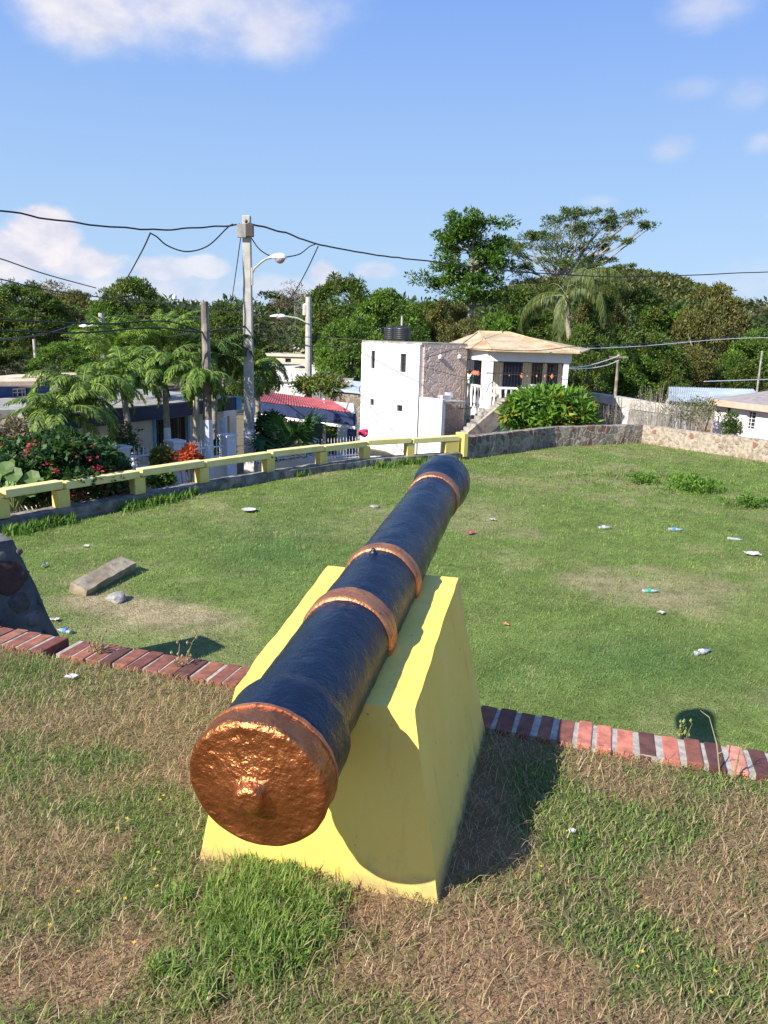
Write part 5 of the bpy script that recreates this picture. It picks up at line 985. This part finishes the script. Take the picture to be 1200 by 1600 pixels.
# ------------------------------------------------------------------ palms
def frond(base, az, el0, L, droop, nl, ll, lw, cA, cB, r, vee=.5, hang=.0):
    """arching frond; returns leaf quads + rachis points"""
    P = []; p = np.array(base, float); a = el0; k = 12
    for i in range(k+1):
        P.append(p.copy()); p = p+np.array([math.cos(az)*math.cos(a), math.sin(az)*math.cos(a), math.sin(a)])*L/k; a -= droop/k*(1+.6*i/k)
    P = np.array(P); t = np.linspace(.14, 1., nl); idx = t*k; i0 = np.minimum(idx.astype(int), k-1); f = (idx-i0)[:, None]; Q = P[i0]*(1-f)+P[i0+1]*f; T = nrmz(P[i0+1]-P[i0])
    sdv = np.array([-math.sin(az), math.cos(az), 0.]); upv = nrmz(np.cross(T, sdv)); upv = upv*np.sign(upv[:, 2:3]+1e-6); out = []
    env = np.sin(np.pi*np.clip(.12+.86*t, 0, 1))**.6*.9+.1
    for s in (-1, 1):
        D = nrmz(sdv*s*(.8)+T*(.55+.3*t[:, None])+upv*(vee*.6)*r.uniform(.3, 1.2, (nl, 1))+np.array([0, 0, -1.])*(hang+.25*r.random((nl, 1))))
        Nn = nrmz(upv-D*np.sum(upv*D, 1, keepdims=True)+.2*rdir(r, nl)); c = lerp(cA, cB, r.random(nl))*r.uniform(.8, 1.2, nl)[:, None]
        c = c*np.where(r.random(nl) < .3, .5, 1.)[:, None]; Ls = ll*env*r.uniform(.75, 1.15, nl); v, q, cc = leafquads(Q, D, Nn, Ls*.62, np.full(nl, lw), c)
        D2 = nrmz(D+np.array([0, 0, -.5-hang])); v2__, q2_, cc2 = leafquads(Q+D*(Ls*.45)[:, None], D2, Nn, Ls*.6, np.full(nl, lw), c); out += [(v, q, cc), (v2__, q2_, cc2)]
    return out, P
def palm(bx, bpy_, tx, tpy, Y, nf, L, label, white=None, seed=0, droop=1.6, ll=.33, lw=.036, cA=(.06, .13, .02), cB=(.24, .36, .05), r0=.09, name='palm_tree', crownshaft=True, vee=.7, hang=.25, base=None, el=(0.2, 1.5), nl=44, dy=0):
    r = np.random.default_rng(300+seed); top = at(tx, tpy, Y); B = at(bx, bpy_, Y); B.y += dy; bz = float(gz(B.x, B.y))-.2; g = empty(name, (B.x, B.y, bz), label, 'palm', 'palms by the bungalow')
    B = Vector((B.x, B.y, bz)); parts = []; mb = MB(); k = 9; mid = B.lerp(top, .5)+Vector((.0, 0, 0))
    P = [B.lerp(top, i/k)+Vector(((top.x-B.x)*.18*math.sin(math.pi*i/k), 0, 0)) for i in range(k+1)]
    zs = [r0*(1.25-.4*i/k) for i in range(k+1)]
    if crownshaft: P2 = P[:-1]; mb.tube(P2, zs[:-1], 9)
    else: mb.tube(P, zs, 9)
    mb.build('trunk', 'palmtrunk', g, smooth=True)
    if white is not None:
        zz = at(bx, white, Y).z; f = (zz-B.z)/(top.z-B.z); Pw = []; Rw = []
        for j in range(6): t = f*j/5; i = min(int(t*k), k-1); q = P[i].lerp(P[i+1], t*k-i); Pw.append(q); Rw.append(r0*(1.25-.4*t)+.008)
        mb = MB(); mb.tube(Pw, Rw, 9); mb.build('painted_base', 'limewash', g)
    if crownshaft: mb = MB(); mb.tube([P[-2], P[-2].lerp(P[-1], .5), P[-1], P[-1]+Vector((0, 0, .25))], [r0*1.0, r0*.95, r0*.6, r0*.3], 9); mb.build('crownshaft', M.setdefault('cshaft', mat('crownshaft_green', (.14, .22, .05), (.2, .28, .08), scale=4)), g, smooth=True)
    rp = MB()
    for i in range(nf+5):
        az = i*2.399+r.uniform(-.2, .2); e = el[0]+(el[1]-el[0])*r.random(); LL = L*r.uniform(.85, 1.1)
        o, Pf = frond((top.x, top.y, top.z), az, e, LL, droop*r.uniform(.8, 1.2), nl, ll, lw, cA, cB, r, vee, hang); parts += o; rp.tube([tuple(q) for q in Pf], [.022*(1-.8*j/len(Pf)) for j in range(len(Pf))], 4, cap=False)
    v, q, c = merge(parts); v = v-np.array(g.location); link('fronds', fastmesh('fronds', v, quads=q, col=c), 'leaf', g, local=True); rp.build('frond_ribs', M.setdefault('rib', mat('frond_rib', (.16, .20, .06))), g)
    return g
palm(228, 757, 192, 600, 20.5, 13, 1.45, 'leaning palm with whitewashed trunk base left of the barred window', 690, 1)
palm(267, 757, 257, 583, 21.3, 13, 1.5, 'straight palm with whitewashed trunk before the barred window', 668, 2)
palm(303, 750, 306, 594, 20.8, 11, 1.45, 'palm with drooping fronds in front of the wooden utility pole', 690, 3, cA=(.07, .15, .02), droop=2.1)
palm(408, 745, 402, 585, 25.2, 9, 1.35, 'palm just right of the tall concrete pole with fronds over the red roof', None, 4, cA=(.035, .09, .015), droop=2.1)
palm(145, 760, 130, 622, 18.6, 16, 1.65, 'broad bright palm with arching fronds above the flowering bush', None, 5, droop=1.7, ll=.38, cA=(.07, .14, .02), cB=(.25, .36, .05), crownshaft=False, el=(.1, 1.3))
palm(95, 770, 92, 655, 17.5, 13, 1.45, 'low feathery palm beside the bare block wall', None, 6, droop=1.6, ll=.34, cA=(.07, .14, .02), cB=(.23, .33, .05), crownshaft=False, el=(.1, 1.3))
palm(330, 740, 335, 560, 23.5, 12, 1.5, 'tall dark palm between the wooden pole and the concrete pole', None, 7, cA=(.03, .075, .012), cB=(.07, .14, .022), droop=1.7)
palm(245, 745, 248, 552, 24.5, 13, 1.9, 'palm behind the bungalow roof with upright fronds', None, 8, cA=(.08, .17, .02), cB=(.24, .36, .05), droop=1.1, el=(.7, 1.5))
palm(175, 745, 178, 562, 23.5, 13, 1.8, 'palm with upright bright fronds left of the bungalow roof', None, 9, cA=(.09, .18, .02), cB=(.28, .40, .05), droop=1.1, el=(.6, 1.5))
# coconut palm before the spreading tree
cg = palm(948, 640, 884, 462, 49, 7, 5.4, 'large coconut palm with long drooping yellowish fronds and curved trunk', None, 20, droop=1.9, ll=1.0, lw=.06, cA=(.05, .085, .02), cB=(.17, .20, .05), r0=.19, crownshaft=False, vee=.1, hang=.75, el=(-.1, 1.4), nl=64, name='coconut_palm'); cg['group'] = 'trees behind the houses'
# fan palm / cycad by the porch
g = empty('fan_palm', (*at(462, 700, 23.2).to_tuple()[:2], -4.5), 'large dark green fan palm in front of the porch with the navy roof edge', 'palm'); r = np.random.default_rng(41); parts = []; rp = MB(); c0 = at(458, 712, 23.2)
for i in range(20):
    az = i*2.399; e = r.uniform(.15, 1.3); d = np.array([math.cos(az)*math.cos(e), math.sin(az)*math.cos(e), math.sin(e)]); Ls = r.uniform(.6, 1.25); h = np.array(c0)+d*Ls; rp.tube([tuple(c0), tuple(h)], .015, 4)
    n = 16; sd = nrmz(np.cross(d, [0, 0, 1.])); up = np.cross(sd, d); th = np.linspace(-1.9, 1.9, n); D = np.cos(th)[:, None]*d+np.sin(th)[:, None]*sd+np.array([0, 0, -.25])*np.abs(np.sin(th))[:, None]
    v, q, c = leafquads(np.tile(h, (n, 1)), nrmz(D), np.tile(up, (n, 1)), np.full(n, .62)*r.uniform(.8, 1.1), np.full(n, .085), lerp((.025, .075, .02), (.07, .15, .035), r.random(n))); parts.append((v, q, c))
v, q, c = merge(parts); link('fans', fastmesh('fans', v-np.array(g.location), quads=q, col=c), 'leaf', g, local=True); rp.build('stalks', 'rib', g)
# ------------------------------------------------------------------ shrubs
def shrub(px, ptop, pbot, wpx, Y, label, seed, L, Wd, cA, cB, cC=None, nC=110, per=26, cr=.28, name='shrub', lump=.2, stems=True, flowers=None, cat='bush', depth=.8, dry=False):
    r = np.random.default_rng(seed); T = at(px, ptop, Y); zb = at(px, pbot, Y).z; rx = wpx*Y/2400; rz = (T.z-zb)/2; cz = (T.z+zb)/2; base = float(gz(T.x, Y)) if T.z < 3 else zb; g = empty(name, (T.x, Y, min(base, zb)), label, cat)
    C = crown_centres(r, nC, (1, depth, 1), lump, .3, seed)*.86; C = C*np.array([rx, rx, rz]); C[:, 2] = np.maximum(C[:, 2], -rz*.95); loc = np.array([0, 0, cz-g.location.z])
    v, q, c = cluster_leaves(r, C+loc, cr*r.uniform(.7, 1.3, nC), per, L, Wd, cA, cB, .8, cC); link('foliage', fastmesh('foliage', v, quads=q, col=c), 'leaf', g, local=True)
    mb = MB()
    for i in range(0, nC, 6 if not dry else 1): e = Vector(C[i]+loc); b0 = Vector((e.x*.1, e.y*.1, 0)); kk = Vector((mn.noise(e*3), mn.noise(e*3+Vector((9, 0, 0))), .2))*.35; mb.tube([b0, b0.lerp(e, .35)+kk*.5, b0.lerp(e, .7)-kk*.4, e*(1.1 if dry else 1)], [.012, .010, .007, .003] if dry else [.03, .02, .012, .006], 4, cap=False)
    o = mb.build('stems', 'palebark' if dry else 'bark', None); o.parent = g
    if flowers:
        fc1, fc2, nf, fs = flowers; d = crown_centres(r, nf, (rx, rx*depth, rz), lump, 0, seed)*.95; d = d[(d[:, 1] < .2*rx)]; n = len(d)
        v, q, c = cluster_leaves(r, d+loc, np.full(n, fs), 9, fs*.9, fs*.7, fc1, fc2, .8); link('flowers', fastmesh('flowers', v, quads=q, col=c), 'leaf', g, local=True)
    return g
shrub(862, 608, 690, 150, 29.3, 'glossy broad-leaved frangipani shrub rising above the stone wall before the balcony house', 51, .42, .12, (.06, .15, .018), (.16, .30, .035), (.40, .30, .03), 150, 22, .26, lump=.12, name='frangipani_shrub')
shrub(80, 672, 800, 235, 15.6, 'dark flowering bush with pink red blossoms behind the railing at left', 52, .13, .08, (.02, .055, .015), (.07, .14, .03), None, 420, 34, .20, flowers=((.60, .02, .06), (.75, .10, .16), 90, .075), name='flowering_bush')
shrub(165, 700, 790, 60, 17, 'smaller dark bush with magenta blossoms left of the leaning palm', 53, .12, .07, (.02, .055, .015), (.06, .12, .03), None, 140, 30, .18, flowers=((.55, .01, .12), (.65, .04, .2), 22, .09), name='flowering_bush')
shrub(10, 655, 730, 90, 16.6, 'pale dry bush at the left edge below the bare block wall', 54, .12, .06, (.20, .17, .11), (.32, .27, .2), None, 120, 22, .22)
shrub(295, 700, 740, 34, 18.9, 'red leaved croton beside the fence pillar', 55, .16, .06, (.40, .06, .03), (.60, .14, .06), None, 36, 24, .12, name='croton')
shrub(256, 700, 738, 30, 19.0, 'yellow green croton left of the whitewashed palm', 56, .16, .06, (.10, .16, .03), (.40, .30, .08), None, 36, 24, .12, name='croton')
shrub(195, 665, 735, 44, 19.6, 'loose shrub with pale pink flowers before the bungalow wall', 57, .13, .05, (.05, .10, .03), (.12, .18, .05), None, 50, 16, .2, flowers=((.62, .22, .30), (.7, .3, .36), 16, .08))
shrub(345, 690, 735, 40, 21.8, 'dark leafy shrub at the foot of the pale blue post', 58, .14, .07, (.03, .07, .02), (.09, .16, .04), None, 60, 24, .16)
shrub(425, 645, 735, 62, 24.6, 'dark tall shrub between the concrete pole and the fan palm', 59, .16, .08, (.018, .045, .012), (.05, .10, .022), None, 160, 30, .22)
shrub(500, 588, 622, 90, 40, 'shrubs with yellow flowers behind the red sheet roof', 60, .24, .10, (.06, .12, .02), (.15, .22, .04), (.3, .2, .1), 130, 24, .34, flowers=((.75, .50, .03), (.8, .6, .05), 26, .14))
shrub(545, 690, 640, 30, 28.5, 'small potted shrub inside the open porch', 61, .16, .08, (.05, .10, .02), (.13, .20, .03), None, 50, 24, .18) if False else shrub(527, 650, 690, 26, 28.2, 'small bright shrub inside the open porch', 61, .16, .08, (.05, .10, .02), (.13, .20, .03), None, 50, 24, .18)
shrub(1085, 622, 672, 80, 32.5, 'straggly green bush with bare stems behind the pale part of the stone wall', 62, .16, .05, (.08, .12, .03), (.16, .20, .06), (.25, .2, .14), 120, 9, .3, dry=True)
shrub(1030, 612, 668, 90, 31.5, 'grey leafless thorny bush behind the bend of the stone wall', 63, .10, .03, (.22, .18, .14), (.32, .27, .21), None, 150, 4, .3, dry=True)
shrub(960, 640, 668, 60, 30.5, 'thin dry weeds right of the frangipani shrub', 64, .08, .02, (.26, .21, .15), (.34, .28, .2), None, 60, 4, .2, dry=True)
shrub(1147, 645, 690, 24, 30, 'narrow conical green shrub in front of the white cottage', 65, .12, .05, (.05, .09, .02), (.11, .16, .035), None, 60, 24, .16, lump=.05)
shrub(250, 738, 765, 40, 18.4, 'low bright green plants seen under the railing', 66, .12, .07, (.06, .14, .02), (.15, .26, .04), None, 40, 24, .12)
# sea grape, big round leaves at lower left
g = empty('broad_leaved_plant', tuple(onz(20, 800, -2.6)), 'plant with big round pale green leaves behind the railing at lower left', 'plant'); r = np.random.default_rng(71); mb = MB(); sb = MB(); b0 = at(22, 800, 14.2)
for (px, py, s) in ((8, 732, .17), (22, 742, .16), (30, 752, .13), (50, 746, .15), (15, 760, .17), (38, 764, .14), (-12, 748, .17), (60, 752, .10), (5, 775, .16), (28, 778, .14), (48, 770, .11), (-25, 765, .16), (20, 725, .1)):
    c = at(px, py, 14.2+r.uniform(-.25, .15)); nn = Vector((r.uniform(-.5, .5), -.8+r.uniform(-.3, .3), r.uniform(.2, 1.2))).normalized(); u = nn.orthogonal().normalized(); v_ = nn.cross(u); mb.cc = tuple(np.array((.16, .26, .07))*r.uniform(.6, 1.15)); k = 14
    mb.add([c-nn*.02]+[c+(u*math.cos(6.283*j/k)+v_*math.sin(6.283*j/k))*s*(1+.08*math.sin(3*j))+nn*.02 for j in range(k)], [(0, j+1, (j+1) % k+1) for j in range(k)]); sb.tube([b0, b0.lerp(c, .6)+Vector((0, 0, .05)), c-nn*.02], .012, 5)
mb.build('leaves', 'leaf', g, vcol=True, smooth=False); sb.build('stems', 'rib', g)
# weeds at the brick edge
def weed(px, py, h, n, label, col=(.30, .25, .14), seed=0, z=0, heads=True, cat='weed', stem=.003):
    r = np.random.default_rng(seed); b = onz(px, py, z); g = empty('weed', b, label, cat); mb = MB(); hb = MB(); hb.cc = col
    for i in range(n):
        a = r.uniform(0, 6.28); l = h*r.uniform(.5, 1.); ln = r.uniform(.05, .45); d = Vector((math.cos(a)*ln, math.sin(a)*ln, 1)).normalized(); s0 = b+Vector((r.uniform(-.03, .03), r.uniform(-.03, .03), -.01)); m_ = s0+d*l*.55; e = m_+(d+Vector((math.cos(a)*.25, math.sin(a)*.25, -.1))).normalized()*l*.45
        mb.cc = tuple(np.array(col)*r.uniform(.8, 1.2)); mb.tube([s0, m_, e], [stem, stem*.8, stem*.4], 4)
        for j in range(4):
            q = s0.lerp(m_, .3+.2*j) if j < 3 else e; t = Vector((r.uniform(-1, 1), r.uniform(-1, 1), r.uniform(.2, 1))).normalized()*l*.18; mb.tube([q, q+t], [stem*.6, stem*.3], 3); p = q+t; s = .008
            if heads: hb.cc = tuple(np.array(col)*r.uniform(.9, 1.5)); hb.add([p+Vector(v)*s for v in ((1, 0, 0), (0, 1, 0), (-1, 0, 0), (0, -1, 0), (0, 0, 1.6), (0, 0, -1.6))], [(0, 1, 4), (1, 2, 4), (2, 3, 4), (3, 0, 4), (1, 0, 5), (2, 1, 5), (3, 2, 5), (0, 3, 5)])
    mb.build('stems', 'grassblade', g, vcol=True); 
    if heads: hb.build('seed_heads', 'grassblade', g, vcol=True)
weed(150, 1022, .17, 6, 'dry stubby weed in the shadow beside the broken brick gap', seed=1)
weed(285, 1042, .20, 4, 'slender dry weed standing behind the left bricks', seed=2)
weed(1135, 1215, .28, 3, 'tall dry grass stalks over the right bricks', (.42, .36, .20), 3, heads=False)
weed(1062, 1150, .12, 5, 'small weed with yellowish heads behind the right bricks', (.22, .25, .08), 4, z=-.1)
weed(905, 1320, .08, 8, 'low green weed on the dry ground right of the pedestal', (.10, .22, .04), 5, heads=False)
n = 30; mb = MB()
for i in range(n):
    r_ = random.random(); x, y = (random.uniform(-1.2, -.5), random.uniform(1.7, 2.6)) if r_ < .45 else (random.uniform(.4, 1.5), random.uniform(1.6, 2.6)); c = Vector((x, y, float(near_h(np.array(x), np.array(y)))+random.uniform(.02, .035))); s = random.uniform(.003, .005)
    for k in range(5): a = k*1.257; mb.add([c, c+Vector((math.cos(a-.4)*s, math.sin(a-.4)*s, .001)), c+Vector((math.cos(a)*s*1.6, math.sin(a)*s*1.6, .002)), c+Vector((math.cos(a+.4)*s, math.sin(a+.4)*s, .001))], [(0, 1, 2, 3)])
tag(mb.build('tiny_flowers', mat('yellow_petal', (.75, .50, .03))), 'tiny yellow flowers scattered in the near grass', 'flowers', kind='stuff')
# ------------------------------------------------------------------ low weed patches on the lawn
for (px, py, rx, ry, nc, lab) in ((1082, 762, .62, .9, 110, 'bright green low weed clump on the far right of the lawn'), (1000, 754, .5, .3, 16, 'thin low weeds left of the bright clump on the far lawn'), (1165, 790, .5, .3, 22, 'small weed patch right of the bright clump at the lawn edge')):
    p = onl(px, py); r = np.random.default_rng(int(px)); a = r.normal(0, .42, (nc, 2))*np.array([rx, ry]); C = np.stack([a[:, 0], a[:, 1], r.uniform(.03, .15, nc)], 1)
    v, q, c = cluster_leaves(r, C, r.uniform(.06, .14, nc), 22, .11, .035, (.07, .16, .02), (.17, .30, .04), 1.); o = link('weed_patch', fastmesh('weed_patch', v, quads=q, col=c), 'leaf'); o.location = p; tag(o, lab, 'weeds')
# ------------------------------------------------------------------ litter
M['clear'] = mat('clear_plastic', (.26, .29, .29), rough=.15, spec=.8, spots=(40, (.50, .52, .54), .55, .6)); M['redp'] = mat('red_plastic', (.38, .10, .08), rough=.4); M['greenp'] = mat('green_plastic', (.02, .35, .2), rough=.35); M['bluep'] = mat('blue_plastic', (.05, .20, .55), rough=.4); M['pap'] = mat('paper', (.56, .54, .52), (.40, .38, .36), scale=20, rough=.8)
def bottle(px, py, L, az, label, body='clear', capm='bluep', z=LZ, lab=None):
    b = onl(px, py, .02); g = empty('plastic_bottle', b, label, 'bottle', 'litter on the grass'); ax = Vector((math.cos(az), math.sin(az), .03)); mb = MB(); r0 = L*.15; pr = [(r0*.8, 0), (r0, .03*L)]
    for k in range(1, 7): pr += [(r0*(.94 if k % 2 else 1.), (.03+.09*k)*L)]
    pr += [(r0, .68*L), (r0*.7, .82*L), (r0*.35, .9*L), (r0*.35, .93*L)]; c = b-ax*L/2; n0 = 0; mb.lathe(c, pr, 14, ax)
    mb.v = [tuple(Vector(v)+Vector((0, 0, -.35*(max(0, v[2]-b.z)))) + Vector((mn.noise(Vector(v)*25),)*3)*r0*.15) for v in mb.v]; mb.build('bottle_body', body, g, smooth=True)
    mb = MB(); mb.lathe(c+ax*L*.92, [(r0*.42, 0), (r0*.42, .07*L)], 10, ax); mb.build('cap', capm, g)
    if lab: mb = MB(); mb.lathe(c+ax*L*.3, [(r0*1.05, 0), (r0*1.05, .2*L)], 14, ax); mb.build('label', lab, g)
bottle(1098, 1018, .24, .45, 'crushed clear bottle on the lawn above the right bricks', lab='pap')
bottle(945, 824, .26, .1, 'small clear bottle with red cap in the middle distance of the lawn', capm='redp', lab='pap')
bottle(1055, 827, .27, -.2, 'clear bottle with blue label right of the red capped one', lab='bluep')
bottle(1148, 842, .26, -.5, 'clear bottle with blue cap near the right edge of the lawn')
bottle(1016, 923, .24, .0, 'bottle with green label in the dry middle of the right lawn', lab='greenp', capm='greenp')
bottle(100, 985, .22, 2.8, 'crumpled bottle with coloured label beside the stone pedestal', lab='bluep', capm='redp')
def scrap(px, py, s, m, label, z=LZ, seed=0, flat=.35, name='litter_scrap', cat='litter'):
    p = onl(px, py, .015) if z < -.5 else onz(px, py, z+.01); bmx = bmesh.new(); bmesh.ops.create_grid(bmx, x_segments=7, y_segments=7, size=s/2); o_ = Vector((seed*3.3, 0, 0))
    for v in bmx.verts: v.co = Vector((v.co.x, v.co.y*.7, 0))+Vector((mn.noise(v.co*9/s*.1+o_), mn.noise(v.co*11/s*.1-o_), abs(mn.noise(v.co*16/s*.15+o_))+.1))*s*flat
    me = bpy.data.meshes.new(name); bmx.to_mesh(me); bmx.free(); o = link(name, me, m); o.location = p; o.rotation_euler = (0, 0, seed); so2 = o.modifiers.new('s', 'SOLIDIFY'); so2.thickness = .003; tag(o, label, cat, 'litter on the grass')
scrap(735, 833, .16, 'redp', 'dull red scrap on the lawn right of the cannon muzzle', seed=1); scrap(770, 812, .12, 'clear', 'pale bluish scrap on the lawn beyond the red scrap', seed=2)
scrap(1175, 865, .26, 'pap', 'long white paper strip at the right edge of the lawn', seed=3, flat=.15); scrap(1034, 957, .10, 'pap', 'small white scrap below the green labelled bottle', seed=4)
scrap(791, 975, .08, M['orn'], 'small tan dry leaf on the lawn right of the pedestal', seed=5); scrap(112, 1057, .045, 'pap', 'crumpled white wrapper in the grass below the left bricks', 0, 6)
scrap(895, 1298, .03, 'pap', 'tiny white paper scrap on the dry ground right of the pedestal', 0, 7); scrap(68, 884, .14, 'clear', 'clear plastic film on the lawn behind the stone pedestal', seed=8); scrap(85, 968, .1, 'pap', 'white crumpled paper beside the crumpled bottle', seed=9)
scrap(136, 853, .09, 'pap', 'small white scrap on the lawn left of the dark grass patch', seed=11)
mb = MB(); p = onl(389, 797, .03); mb.lathe(p, [(.07, 0), (.10, .005), (.14, .02), (.15, .022), (.135, .012), (.08, .004)], 24); tag(mb.build('plate', 'pap', smooth=True), 'white disposable plate lying on the lawn below the railing', 'plate')
